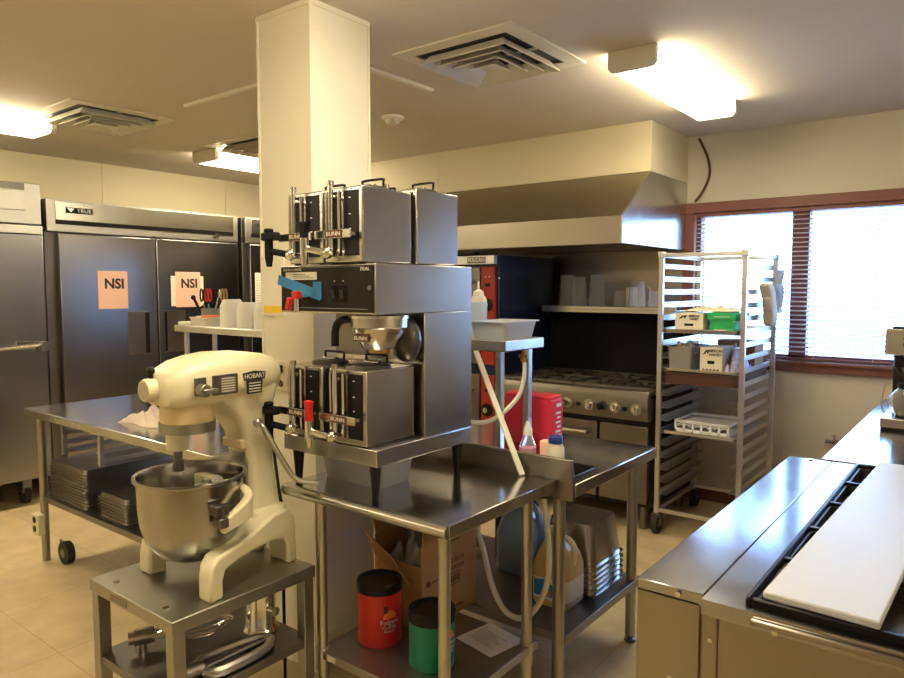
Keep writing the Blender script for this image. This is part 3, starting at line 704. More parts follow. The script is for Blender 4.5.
# ================= coffee brewer =================
BX0, BX1, BY0, BY1 = -1.935, -1.49, 1.53, 2.022
r = T('coffee_brewer', 'tall dual stainless coffee brewer with a black control panel and blue tape', 'coffee brewer', ((BX0 + BX1) / 2, (BY0 + BY1) / 2, AZ))
m = MB().box(BX0, BX1, BY0, BY1, .975, 1.03); m.build('base_tray', 'steel', r, bevel=.003)
m = MB()
for i in range(56):
    pass
for z in (1.031,): m.box(BX0 + .01, BX1 - .01, BY0 + .01, 1.75, 1.03, 1.034)
m.build('tray_top', 'dark_steel', r)
for x in (BX0 + .035, BX1 - .04):
    for y in (BY0 + .035, BY1 - .035):
        MB().lathe([(0, 0), (.011, 0), (.02, .108), (.022, .115), (0, .115)], (x, y, AZ), 16).build('leg', 'black', r)
MB().box(BX0 + .02, BX1, 1.76, BY1, 1.03, 1.448).build('rear_column', 'steel', r, bevel=.003)
MB().box(BX0, BX1, BY0, BY1, 1.448, 1.605).build('upper_cabinet', 'steel', r, bevel=.003)
p = MB().box(BX0 + .004, BX1 - .004, BY0 - .003, BY0, 1.454, 1.60).build('control_panel', 'black', r, bevel=.001)
P = BY0 - .0035
text('BUNN-O-MATIC', .013, (BX0 + .065, P, 1.590), '-y', 'off_white', p)
text('DUAL', .015, (BX1 - .04, P, 1.588), '-y', 'off_white', p)
o = MB().box(BX0 + .03, BX0 + .185, P - .001, P, 1.557, 1.582).build('notice_label', 'off_white', p)
m = MB()
for i in range(3): m.box(BX0 + .07, BX0 + .17 - .02 * i, P - .0015, P - .001, 1.562 + i * .006, 1.564 + i * .006)
m.build('printed_lines', 'ink', o)
R_ = Matrix.Rotation(math.radians(14), 3, 'Y')
MB().box(BX0 - .012, BX0 + .21, P - .003, P - .0012, 1.515, 1.548, R_).build('blue_tape', 'blue', p)
MB().box(BX0 + .17, BX0 + .21, P - .0035, P - .0012, 1.495, 1.55).build('blue_tape', 'blue', p)
for i, x in enumerate((BX0 + .27, BX0 + .31)):
    s_ = MB().box(x - .014, x + .014, P - .004, P, 1.485, 1.54).build('switch', 'matte_black', p, bevel=.002)
    MB().box(x - .009, x + .009, P - .011, P - .004, 1.495, 1.525, Matrix.Rotation(.2, 3, 'X')).build('rocker', 'black_gloss', s_, bevel=.002)
    MB().cyl((x, P - .002, 1.552), (x, P, 1.552), .002, n=8).build('indicator', 'white', s_)
MB().cyl((BX1 - .02, P - .003, 1.53), (BX1 - .02, P, 1.53), .008).build('keyhole', 'dark_steel', p)
m = MB().box(BX0 + .004, BX0 + .01, P - .001, P, 1.47, 1.472).box(BX0 + .02, BX1 - .03, P - .001, P, 1.464, 1.466).box(BX0 + .1, BX1 - .04, P - .001, P, 1.5955, 1.5965)
m.build('panel_lines', 'bin_grey', p)
# hot water faucet (red)
f = MB().cyl((BX0 + .135, BY0 - .045, 1.50), (BX0 + .135, BY0, 1.50), .01).tube([(BX0 + .135, BY0 - .045, 1.52), (BX0 + .135, BY0 - .045, 1.455)], .012, 12).build('hot_water_faucet', 'chrome', r)
MB().box(BX0 + .122, BX0 + .148, BY0 - .057, BY0 - .033, 1.495, 1.52).box(BX0 + .110, BX0 + .128, BY0 - .072, BY0 - .057, 1.458, 1.50, Matrix.Rotation(.3, 3, 'Y')).build('faucet_handle', 'red', f, bevel=.003)
# brew funnels
def funnel(x, y, m1, s=1.0, dome=False):
    f = MB().lathe([(.0, 1.442), (.085 * s, 1.442), (.085 * s, 1.405), (.080 * s, 1.40), (.078 * s, 1.39), (.048 * s, 1.335), (0, 1.335)] if not dome else
                   [(0, 1.445), (.07, 1.445), (.072, 1.37), (.05, 1.31), (.025, 1.285), (0, 1.28)], (x, y, 0), 36).build('brew_funnel', m1, r)
    MB().lathe([(.085 * s, 1.434), (.09 * s, 1.434), (.09 * s, 1.443), (.085 * s, 1.443), (.085 * s, 1.434)], (x, y, 0), 32).build('funnel_rim', 'chrome', f)
    MB().cyl((x, y, 1.335), (x, y, 1.322), .035).build('funnel_spout', 'brass', f)
    return f
fx, fy = -1.575, 1.635
fn = funnel(fx, fy, 'steel', 1.1)
MB().tube([(fx - .075, fy - .03, 1.43), (fx - .115, fy - .055, 1.425), (fx - .135, fy - .065, 1.40), (fx - .138, fy - .066, 1.34)], .013, 10, 4).build('funnel_handle', 'black', fn)
o = MB().prism([(fx - .032, 1.382), (fx + .032, 1.382), (fx + .032, 1.362), (fx - .032, 1.362)], fy - .086, fy - .075, 'y').build('badge', 'brown_ink', fn)
text('BUNN', .017, (fx, fy - .0865, 1.372), '-y', 'off_white', o, sx=1.2)
MB().ball((-1.535, 1.72, 1.36), .055, .045, .075, 20).build('sprayhead_housing', 'pan_dark', r)
MB().box(-1.85, -1.70, 1.70, 1.76, 1.30, 1.445).build('splash_panel', 'dark_steel', r)

# thermal servers
def server(x0, y0, z0, h, label, handle, first=[None]):
    x1, y1 = x0 + .168, y0 + .225; zb, zt = z0 + .004, z0 + h
    r = T('coffee_server', label, 'coffee server', ((x0 + x1) / 2, (y0 + y1) / 2, z0), 'square stainless coffee servers on the brewer')
    MB().box(x0, x1, y0, y1, zb, zt).build('body', 'steel', r, bevel=.004)
    for x in (x0 + .02, x1 - .02):
        for y in (y0 + .02, y1 - .02): MB().cyl((x, y, z0), (x, y, zb + .002), .012, n=10).build('foot', 'rubber', r)
    MB().box(x0 + .018, x0 + .075, y0 - .0025, y0, zb + .02, zt - .012).build('black_panel', 'black', r)
    p = MB().box(x0 + .09, x1 - .016, y0 - .0025, y0, zb + .02, zt - .012).build('black_panel', 'black', r)
    for z in (zt - .035, zt - .085, zt - .13): MB().box(x0 + .112, x0 + .12, y0 - .003, y0 - .0025, z, z + .003).build('level_mark', 'white', p)
    gx = x0 + .06
    g = MB().cyl((gx, y0 - .03, zb + .03), (gx, y0 - .03, zt + .006), .0085, n=14).build('sight_gauge', 'chrome', r)
    MB().cyl((gx, y0 - .03, zt + .004), (gx, y0 - .03, zt + .018), .011, n=12).build('gauge_cap', 'steel', g)
    MB().cyl((gx, y0 - .03, zt - .03), (gx, y0, zt - .03), .007, n=8).build('gauge_bracket', 'steel', g)
    for dx in (-.03, .026): MB().cyl((gx + dx, y0 - .02, zb + .03), (gx + dx, y0 - .02, zt - .012), .005, n=10).build('gauge_guard', 'chrome', r)
    s_ = MB().box(x0 - .004, x1 - .01, y0 - .042, y0 - .036, zb + .072, zb + .098).build('badge_bar', 'steel', r, bevel=.002)
    MB().box(x0 + .05, x0 + .058, y0 - .036, y0, zb + .08, zb + .09).box(x1 - .03, x1 - .022, y0 - .036, y0, zb + .08, zb + .09).build('badge_bracket', 'steel', s_)
    b = MB().box(x0 + .05, x0 + .122, y0 - .0445, y0 - .042, zb + .074, zb + .096).build('badge', 'brown_ink', s_)
    text('BUNN', .018, (x0 + .086, y0 - .0449, zb + .085), '-y', 'off_white', b, sx=1.25)
    # faucet at the left foot of the gauge
    fz = zb + .04
    f = MB().cyl((gx, y0, fz - .012), (gx, y0 - .05, fz - .012), .012).ball((gx, y0 - .045, fz - .012), .019, n=14).cyl((gx - .03, y0 - .045, fz - .012), (gx + .03, y0 - .045, fz - .012), .008).build('faucet_shank', 'chrome', r)
    fxx = x0 - .012
    q = MB().cyl((gx, y0 - .045, fz - .012), (fxx, y0 - .075, fz + .002), .011).cyl((fxx, y0 - .075, fz + .035), (fxx, y0 - .075, fz - .02), .014).lathe([(0, 0), (.009, 0), (.014, .03), (0, .03)], (fxx, y0 - .075, fz - .05), 14)
    q.build('faucet_body', 'matte_black' if handle == 'black' else 'chrome', f)
    if handle == 'black':
        MB().box(fxx - .026, fxx + .045, y0 - .09, y0 - .06, fz + .035, fz + .062).cyl((fxx, y0 - .075, fz + .06), (fxx, y0 - .075, fz + .075), .016).build('faucet_handle', 'matte_black', f, bevel=.006)
    elif handle == 'red':
        MB().prism([(fxx - .013, fz + .035), (fxx + .013, fz + .035), (fxx + .009, fz + .065), (fxx + .014, fz + .098), (fxx - .014, fz + .098), (fxx - .009, fz + .065)], y0 - .085, y0 - .065, 'y').build('faucet_handle', 'red', f, bevel=.003)
    else:
        MB().prism([(fxx - .010, fz + .035), (fxx + .010, fz + .035), (fxx + .012, fz + .07), (fxx + .026, fz + .085), (fxx - .026, fz + .085), (fxx - .012, fz + .07)], y0 - .085, y0 - .065, 'y').build('faucet_handle', 'matte_black', f, bevel=.003)
    cx, cy = (x0 + x1) / 2, (y0 + y1) / 2
    l = MB().lathe([(0, 0), (.062, 0), (.062, .008), (.05, .014), (0, .014)], (cx, cy, zt - .001), 28).build('lid', 'pan_dark', r)
    MB().box(cx - .03, cx + .03, cy - .012, cy + .012, zt + .012, zt + .02).build('lid_latch', 'steel', l, bevel=.003)
    MB().tube([(cx - .045, cy + .02, zt + .002), (cx - .047, cy + .02, zt + .03), (cx - .04, cy + .02, zt + .037), (cx + .04, cy + .02, zt + .037), (cx + .047, cy + .02, zt + .03), (cx + .045, cy + .02, zt + .002)], .0042, 8, 2).build('carry_handle', 'black', r)
    return r
ZT = 1.606
server(-1.70, 1.52, ZT, .235, 'front right coffee server on top of the brewer', 'key')
server(-1.895, 1.535, ZT, .235, 'front left coffee server on top of the brewer with a black tap', 'black')
server(-1.70, 1.77, ZT, .252, 'rear right coffee server on top of the brewer with a highlight on its side', 'key')
server(-1.895, 1.785, ZT, .252, 'rear left coffee server on top of the brewer, mostly hidden', 'key')
server(-1.685, 1.515, 1.0345, .24, 'lower right coffee server under the shiny brew funnel with a red tap handle', 'red')
server(-1.885, 1.515, 1.0345, .24, 'lower left coffee server on the brewer tray with a black tap', 'black')

# plastic drip box under the brewer
r = MB().tray(-1.89, -1.585, 1.64, 1.83, AZ, AZ + .095, .012, .005, .002, .02).build('storage_tub', 'plastic'); tag(r, 'translucent grey plastic tub on the table beneath the coffee brewer', 'tub')

# ================= under the coffee table =================
def coffee_can(x, y, mt, lab, name, ang, rad=.078, h=.20):
    r = T('coffee_can', lab, 'coffee can', (x, y, SZ), 'plastic coffee cans on the lower shelf')
    MB().lathe([(0, 0), (rad * .95, 0), (rad, .008), (rad, .03), (rad * .985, .036), (rad * .985, h - .03), (rad, h - .022), (rad, h - .005), (0, h - .005)], (x, y, SZ), 40).build('can', mt, r)
    MB().lathe([(rad * .9, h - .012), (rad * 1.03, h - .012), (rad * 1.035, h + .018), (rad * .99, h + .024), (rad * .9, h + .024), (rad * .88, h + .016), (0, h + .016), (0, h - .008), (rad * .9, h - .012)], (x, y, SZ), 40).build('lid', 'black', r)
    # grip recess ribs (left) and the label (right)
    def arc(a0, a1, z0, z1, rr_, mt_, nm, parent, top=None):
        n = 12; inner, outer = [], []
        rings = []
        for i in range(n + 1):
            a = ang + a0 + (a1 - a0) * i / n; zt = z1 if top is None else z0 + (z1 - z0) * top(i / n)
            c, s_ = math.sin(a), -math.cos(a)
            rings.append([(x + c * (rad * .97), y + s_ * (rad * .97), SZ + z0), (x + c * rr_, y + s_ * rr_, SZ + z0), (x + c * rr_, y + s_ * rr_, SZ + zt), (x + c * (rad * .97), y + s_ * (rad * .97), SZ + zt)])
        return MB().loft(rings).build(nm, mt_, parent)
    arc(-.75, -.25, .05, .14, rad * .99, mt, 'grip_rib', r); arc(-.62, -.38, .055, .135, rad * 1.006, mt, 'grip_rib', r)
    l = arc(.02, .78, .035, .165, rad * .992, mt, 'label', r)
    arc(.08, .72, .105, .135, rad * .998, 'orange', 'label_picture', l, lambda t: .35 + .65 * math.sin(PI * t))
    arc(.10, .28, .125, .15, rad * 1.0, 'ink', 'label_mark', l)
    for t, (b, sz, z) in enumerate((('Folgers', .024, .092), (name[0], .015, .074), (name[1], .013, .060))):
        a = ang + .38; c, s_ = math.sin(a), -math.cos(a)
        Rm = Matrix.Rotation(a, 3, 'Z') @ Matrix.Rotation(PI / 2, 3, 'X')
        # curve the word round the can
        cu = bpy.data.curves.new('w', 'FONT'); cu.body = b; cu.size = sz; cu.align_x = 'CENTER'; cu.align_y = 'CENTER'; cu.resolution_u = 2
        tt = bpy.data.objects.new('w', cu); COL.objects.link(tt); bpy.context.view_layer.update()
        me = bpy.data.meshes.new_from_object(tt.evaluated_get(bpy.context.evaluated_depsgraph_get())); bpy.data.objects.remove(tt)
        mb = MB(); q = rad * 1.004
        mb.add([(x + q * math.sin(a + v.co.x / rad), y - q * math.cos(a + v.co.x / rad), SZ + z + v.co.y) for v in me.vertices], [tuple(p.vertices) for p in me.polygons])
        mb.build('lettering', 'white', l, smooth=False)
    return r
coffee_can(-1.685, 1.74, 'red', 'red coffee can with a black lid on the lower shelf', ('CLASSIC', 'ROAST'), .85)
coffee_can(-1.44, 1.735, 'green', 'green coffee can with a black lid behind the front table leg', ('CLASSIC', 'DECAF'), 1.15, .078, .165)
# cardboard box
r = T('cardboard_box', 'open brown cardboard box full of clear bags on the lower shelf', 'box', (-1.69, 1.98, SZ))
QX0, QX1, QY0, QY1, QH = -1.825, -1.59, 1.86, 2.19, .32
t = .006
m = MB().box(QX0, QX1, QY0, QY1, SZ, SZ + t).box(QX0, QX0 + t, QY0, QY1, SZ + t, SZ + QH).box(QX1 - t, QX1, QY0, QY1, SZ + t, SZ + QH).box(QX0 + t, QX1 - t, QY0, QY0 + t, SZ + t, SZ + QH - .08).box(QX0 + t, QX1 - t, QY1 - t, QY1, SZ + t, SZ + QH)
m.build('carton', 'cardboard', r)
z1 = SZ + QH
MB().loft([[(QX0 + .002, QY0, z1 - .085), (QX1 - .06, QY0, z1 - .16), (QX1 - .06, QY0 + t, z1 - .16), (QX0 + .002, QY0 + t, z1 - .085)],
           [(QX0 + .002, QY0 - .05, z1 + .02), (QX1 - .11, QY0 - .05, z1 - .045), (QX1 - .11, QY0 + t - .05, z1 - .045), (QX0 + .002, QY0 - .05 + t, z1 + .02)]]).build('flap', 'cardboard', r)
MB().box(QX0 - .02, QX0 - .014, QY0 + .01, QY1 - .01, z1 - .005, z1 + .10, Matrix.Rotation(-.25, 3, 'Y')).build('flap', 'cardboard', r)
MB().box(QX1 - .002, QX1 + .004, QY0 + .005, QY1, z1, z1 + .09).build('flap', 'cardboard', r)
MB().box(QX0 + .01, QX1 - .01, QY1 - t, QY1, z1, z1 + .10).build('flap', 'cardboard', r)
text('CONTAINER', .024, (QX1 + .0005, (QY0 + QY1) / 2 + .02, z1 - .135), '+x', 'brown_ink', r)
text('SLICE BOX', .028, (QX1 + .0005, (QY0 + QY1) / 2 + .02, z1 - .105), '+x', 'brown_ink', r)
m = MB(); cy = (QY0 + QY1) / 2 + .025
for a, b, c, d in ((-.035, .035, -.157, -.154), (-.035, .035, -.20, -.197), (-.035, -.032, -.20, -.154), (.032, .035, -.20, -.154)): m.box(QX1, QX1 + .0008, cy + a, cy + b, z1 + c, z1 + d)
for i in range(4): m.box(QX1, QX1 + .0008, cy - .024 + i * .014, cy - .016 + i * .014, z1 - .19, z1 - .163)
m.build('box_print', 'brown_ink', r)
MB().cyl((QX1, QY0 + .035, z1 - .15), (QX1 + .0008, QY0 + .035, z1 - .15), .012).box(QX1, QX1 + .0008, QY0 + .055, QY0 + .09, z1 - .153, z1 - .147).box(QX1, QX1 + .0008, cy - .03, cy + .05, SZ + .03, SZ + .036).box(QX1, QX1 + .0008, cy - .04, cy + .03, z1 - .03, z1 - .025).build('box_print', 'brown_ink', r)
crumple('clear_bags', QX0 + .03, QX1 - .03, QY0 + .03, QY1 - .04, z1 - .11, .14, 'plastic', 'crumpled clear plastic bags stuffed inside the cardboard box', 'plastic bag', 8, 22, .01)
bpy.data.objects['clear_bags'].name = 'plastic_bag'
MB().box(QX0 + .01, QX1 - .01, QY0 + .01, QY1 - .01, SZ + t, z1 - .112).build('packed_contents', 'paper', r)
# paper on the shelf
o = MB().box(-.09, .09, -.085, .085, 0, .001)
r = o.build('paper_sheet', 'paper'); r.location = (-1.37, 1.975, SZ + .001); r.rotation_euler = (0, 0, -.2)
tag(r, 'white printed sheet lying on the lower shelf beside the cardboard box', 'paper')
m = MB()
for i in range(7): m.box(-.075, .05 - .02 * (i % 3), -.04 + i * .012, -.0388 + i * .012, .001, .0013)
q = m.build('printed_lines', 'ink', None); q.parent = r

# ================= sink-side table =================
KX0, KX1, KY0, KY1, KZ = -2.10, -1.127, 2.14, 2.87, .85
r = T('drain_table', 'steel table with a raised front lip, behind the coffee brewer table', 'table', ((KX0 + KX1) / 2, (KY0 + KY1) / 2, 0))
MB().box(KX0, KX1, KY0, KY1, KZ - .045, KZ).build('table_top', 'top_steel', r, bevel=.003)
MB().prism([(KX0, KZ - .03), (KX0, .935), (KX1 - .015, .935), (KX1 - .004, KZ + .01), (KX1 - .004, KZ - .06), (KX1 - .05, KZ - .06)], KY0 - .014, KY0 + .004, 'y').build('front_lip', 'range_steel', r, bevel=.002)
KS = .28
MB().box(KX0 + .05, KX1 - .05, KY0 + .03, KY1 - .03, KS - .035, KS).build('lower_shelf', 'dark_steel', r, bevel=.003)
for x in (KX0 + .07, KX1 - .075):
    for y in (KY0 + .02, KY1 - .075):
        l = MB().cyl((x, y, .03), (x, y, KZ - .045), .022).build('leg', 'worn_steel', r)
        MB().lathe([(0, 0), (.025, 0), (.026, .014), (.016, .02), (.016, .032), (0, .032)], (x, y, 0), 16).build('foot', 'dark_steel', l)
# mesh mat
r = T('mesh_mat', 'black open mesh mat on the corner of the rear steel table', 'mat', (-1.30, 2.36, KZ))
m = MB()
for i in range(22):
    m.box(-1.32 + i * .0065, -1.3178 + i * .0065, 2.20, 2.40, KZ, KZ + .003)
for i in range(21): m.box(-1.32, -1.181, 2.20 + i * .0097, 2.2025 + i * .0097, KZ + .001, KZ + .004)
m.build('mesh', 'black', r)
# red cans
def red_can(x, y, lab, side):
    r = T('red_canister', lab, 'canister', (x, y, KZ), 'red square plastic canisters')
    h = .20
    MB().loft([rr(x, y, .055, .055, .02, KZ, 5), rr(x, y, .060, .060, .022, KZ + .02, 5), rr(x, y, .062, .062, .022, KZ + h * .8, 5), rr(x, y, .058, .058, .022, KZ + h, 5), rr(x, y, .050, .050, .02, KZ + h + .006, 5)]).build('body', 'red_box', r)
    MB().loft([rr(x, y, .056, .056, .02, KZ + h + .002, 5), rr(x, y, .056, .056, .02, KZ + h + .014, 5), rr(x, y, .048, .048, .02, KZ + h + .018, 5)]).build('lid', 'red_box', r)
    l = MB().box(x + .0615, x + .0628, y - .03, y + .04, KZ + .03, KZ + .19).build('label', 'red_box', r)
    m = MB().box(x + .0628, x + .0632, y - .01, y + .03, KZ + .17, KZ + .185)
    for i in range(6): m.box(x + .0628, x + .0632, y - .005 - .01 * (i % 2), y + .025, KZ + .04 + .02 * i, KZ + .048 + .02 * i)
    m.build('label_print', 'white', l)
red_can(-1.54, 2.63, 'red canister on the rear table right of the stand leg', 1)
red_can(-1.67, 2.64, 'red canister on the rear table left of the stand leg', 0)
# bottles
r = T('squeeze_bottle', 'clear pink-tinted squeeze bottle with a pointed white top on the rear table', 'bottle', (-1.46, 2.36, KZ))
MB().lathe([(0, 0), (.032, 0), (.035, .01), (.034, .05), (.022, .085), (.016, .10), (0, .10)], (-1.46, 2.36, KZ), 24).build('body', 'pitcher_plastic', r)
MB().lathe([(0, .005), (.029, .005), (.029, .045), (0, .045)], (-1.46, 2.36, KZ), 20).build('contents', 'pinkred', r)
MB().lathe([(.017, .095), (.018, .12), (.010, .135), (.007, .15), (0, .15), (0, .095), (.017, .095)], (-1.46, 2.36, KZ), 18).build('cap', 'white', r)
r = T('jar', 'white plastic jar with a dark blue cap on the rear table', 'jar', (-1.325, 2.345, KZ))
MB().lathe([(0, 0), (.032, 0), (.034, .01), (.034, .065), (.026, .08), (.025, .088), (0, .088)], (-1.325, 2.345, KZ), 24).build('body', 'off_white', r)
MB().lathe([(0, .085), (.028, .085), (.028, .108), (.025, .112), (0, .112)], (-1.325, 2.345, KZ), 24).build('cap', 'deep_blue', r)
own(MB().box(-1.43, -1.39, 2.40, 2.44, KZ, KZ + .07), 'small_carton', 'pink', 'small pink and white carton behind the blue-capped jar', 'carton', bevel=.004)
# drain stand with pan
DX0, DX1, DY0, DY1, DZ = -1.80, -1.49, 2.24, 2.53, 1.283
r = T('drain_stand', 'pale shallow trough on two square legs holding a plastic tub', 'stand', (-1.64, 2.4, KZ))
m = MB().box(DX0, DX1, DY0, DY1, DZ - .0, DZ + .006).box(DX0, DX1, DY0, DY0 + .006, DZ, DZ + .042).box(DX0, DX1, DY1 - .006, DY1, DZ, DZ + .042).box(DX0, DX0 + .006, DY0, DY1, DZ, DZ + .042).box(DX1 - .006, DX1, DY0, DY1, DZ, DZ + .042)
m.build('trough', 'alum', r, bevel=.002)
for (x, y) in ((-1.555, 2.30), (-1.525, 2.46)):
    MB().box(x - .013, x + .013, y - .013, y + .013, KZ, DZ).build('leg', 'alum', r)
v = MB().cyl((-1.505, 2.40, DZ), (-1.505, 2.40, DZ - .03), .012).ball((-1.505, 2.40, DZ - .04), .016).box(-1.525, -1.485, 2.39, 2.396, DZ - .035, DZ - .02).build('drain_valve', 'brass', r)
tub = MB().tray(-1.69, -1.498, 2.25, 2.52, DZ + .007, DZ + .115, .02, .01, .002, .02).build('plastic_tub', 'grey_plastic'); tag(tub, 'pale grey plastic tub sitting in the raised trough', 'tub')
own(MB().tube([(-1.505, 2.40, DZ - .05), (-1.50, 2.39, DZ - .12), (-1.515, 2.36, DZ - .2), (-1.57, 2.28, DZ - .275), (-1.63, 2.22, DZ - .285), (-1.70, 2.16, DZ - .25), (-1.76, 2.12, DZ - .20)], .009, 10, 6), 'drain_hose', 'hose',
    'white plastic hose looping down from the trough valve behind the brewer', 'hose')
own(MB().box(-.011, .011, -.004, .004, 0, .44), 'plastic_stick', 'hose', 'long white plastic stick leaning from the brewer table to the trough', 'stick', bevel=.001)
st = bpy.data.objects['plastic_stick']; a = V(-1.315, 2.09, AZ + .004); b = V(-1.62, 2.225, DZ + .0)
st.location = a; st.rotation_euler = (b - a).to_track_quat('Z', 'Y').to_euler(); st.scale = (1, 1, (b - a).length / .44)
# squeeze bottle + box behind brewer, on the trough
r = T('squeeze_bottle', 'white bottle with a pale blue label and nozzle beside the red oven panel', 'bottle', (-1.775, 2.40, DZ + .006))
MB().lathe([(0, 0), (.034, 0), (.036, .01), (.036, .19), (.028, .205), (0, .205)], (-1.755, 2.43, DZ + .007), 24).build('body', 'off_white', r)
MB().lathe([(.0365, .10), (.037, .10), (.037, .18), (.0365, .18), (.0365, .10)], (-1.755, 2.43, DZ + .007), 24).build('label', 'light_blue_cloth', r)
MB().lathe([(.0365, .086), (.0372, .086), (.0372, .098), (.0365, .098), (.0365, .086)], (-1.755, 2.43, DZ + .007), 24).build('label_band', 'ink', r)
MB().lathe([(0, .2), (.026, .2), (.022, .225), (.006, .235), (.004, .27), (0, .27)], (-1.755, 2.43, DZ + .007), 16).build('nozzle', 'off_white', r)
# under the drain table
def jug(x, y, m_body, lab, full, lbl, s=1.0, rot=0):
    r = T('jug', lab, 'jug', (x, y, KS))
    hw = .075 * s; H = .27 * s
    R = [rr(x, y, hw * .92, hw * .92, .03, KS, 5), rr(x, y, hw, hw, .035, KS + .012, 5), rr(x, y, hw, hw, .035, KS + H * .52, 5), rr(x, y, hw * .85, hw * .85, .035, KS + H * .68, 5), rr(x - .01, y, hw * .5, hw * .5, .03, KS + H * .84, 5),
         rr(x - .015, y, .022 * s, .022 * s, .02, KS + H * .92, 5), rr(x - .015, y, .02 * s, .02 * s, .019, KS + H * .97, 5)]
    MB().loft(R).build('body', m_body, r)
    MB().cyl((x - .015, y, KS + H * .96), (x - .015, y, KS + H), .024 * s, n=20).build('cap', 'white', r)
    MB().tube([(x + .0, y - .005, KS + H * .90), (x + .045 * s, y - .01, KS + H * .88), (x + .068 * s, y - .01, KS + H * .78), (x + .066 * s, y - .01, KS + H * .60), (x + .055 * s, y - .01, KS + H * .5)], .011 * s, 10, 5).build('handle', 'off_white' if full else m_body, r)
    if lbl:
        l = MB().loft([rr(x, y, hw + .001, hw + .001, .036, KS + .03, 5), rr(x, y, hw + .001, hw + .001, .036, KS + .115, 5)], False, False).build('label', 'off_white', r)
        MB().prism([(x - hw * .75, KS + .04), (x + hw * .2, KS + .04), (x + hw * .35, KS + .085), (x - hw * .2, KS + .11), (x - hw * .75, KS + .10)], y - hw - .0018, y - hw - .0012, 'y').build('label_picture', 'blue', l)
        MB().cyl((x + hw * .0, y - hw - .0018, KS + .058), (x + hw * .0, y - hw - .0026, KS + .058), .014).build('label_picture', 'orange', l)
    return r
jug(-1.345, 2.415, 'juice', 'clear jug of yellow juice with a blue label on the rear table lower shelf', True, True, 1.1)
jug(-1.63, 2.60, 'blue_jug', 'pale blue jug beside the juice jug on the rear table lower shelf', False, False, 1.25)
z = KS
px0, px1, py0, py1 = -1.50, -1.235, 2.515, 2.81
for i in range(5):
    o = MB().tray(px0, px1, py0, py1, z, z + .062, .012, .010, .0012, .03, True).build('steam_pan', 'steel')
    tag(o, 'upside-down shallow steel steam pan, %s in the pile below the deep one' % ordinal(4 - i), 'steam pan', 'steel steam pans on the rear table lower shelf')
    z += .023
z += .002
o = MB().tray(px0, px1, py0, py1, z, z + .165, .02, .010, .0012, .035, True).build('steam_pan', 'steel')
tag(o, 'deep upside-down steel steam pan on top of the pile', 'steam pan', 'steel steam pans on the rear table lower shelf')
# pipes
r = T('drain_pipe', 'dark drain pipes with a chrome coupling under the rear table', 'pipe', (-1.78, 2.5, KS))
m = MB().tube([(-1.86, 2.55, KZ - .05), (-1.86, 2.55, .60), (-1.84, 2.52, .50), (-1.80, 2.45, .46), (-1.72, 2.36, .45)], .028, 14, 5).tube([(-1.95, 2.5, .47), (-1.84, 2.5, .50), (-1.76, 2.46, .55), (-1.74, 2.5, .78)], .022, 12, 5)
m.build('pipes', 'pvc_dark', r)
MB().cyl((-1.73, 2.375, .447), (-1.665, 2.30, .43), .036, .03).cyl((-1.80, 2.42, .62), (-1.77, 2.42, .63), .02).build('coupling', 'chrome', r)
MB().tube([(-1.80, 2.42, .80), (-1.79, 2.41, .65), (-1.80, 2.40, .5), (-1.80, 2.40, KS)], .016, 10, 4).build('riser', 'galv', r)
own(MB().lathe([(0, 0), (.09, 0), (.1, .02), (.1, .26), (.06, .30), (0, .3)], (-1.70, 2.66, KS), 28), 'gas_canister', 'matte_black', 'black rounded container at the back of the rear lower shelf', 'container')
own(MB().tube([(-1.66, 2.24, .72), (-1.61, 2.22, .58), (-1.56, 2.205, .48), (-1.49, 2.16, .385), (-1.40, 2.115, .33), (-1.30, 2.08, .345), (-1.235, 2.085, .42), (-1.21, 2.10, .52), (-1.225, 2.12, .66), (-1.25, 2.13, .78)], .011, 10, 6), 'white_hose', 'hose',
    'white hose sagging in a loop under the tables between the legs', 'hose')

# ================= ovens and range =================
VX0, VX1, VY0, VY1, VZ = -3.80, -2.81, 4.13, 4.90, 1.775
r = T('convection_oven', 'tall stacked oven with a red control panel and dark side', 'oven', ((VX0 + VX1) / 2, 4.5, 0))
MB().box(VX0, VX1, VY0 + .01, VY1, .16, VZ).build('body', 'navy', r, bevel=.006)
for x in (VX0 + .06, VX1 - .06):
    for y in (VY0 + .08, VY1 - .08): MB().cyl((x, y, 0), (x, y, .16), .03).build('leg', 'dark_steel', r)
h = MB().box(VX0, VX1 - .015, VY0 - .03, VY0 + .01, VZ - .075, VZ - .012).build('header', 'alum', r, bevel=.003)
p = MB().box(VX1 - .25, VX1 - .09, VY0 - .033, VY0 - .03, VZ - .068, VZ - .022).build('brand_plate', 'dark_steel', h)
text('VULCAN', .040, (VX1 - .17, VY0 - .034, VZ - .045), '-y', 'white', p, sx=.95)
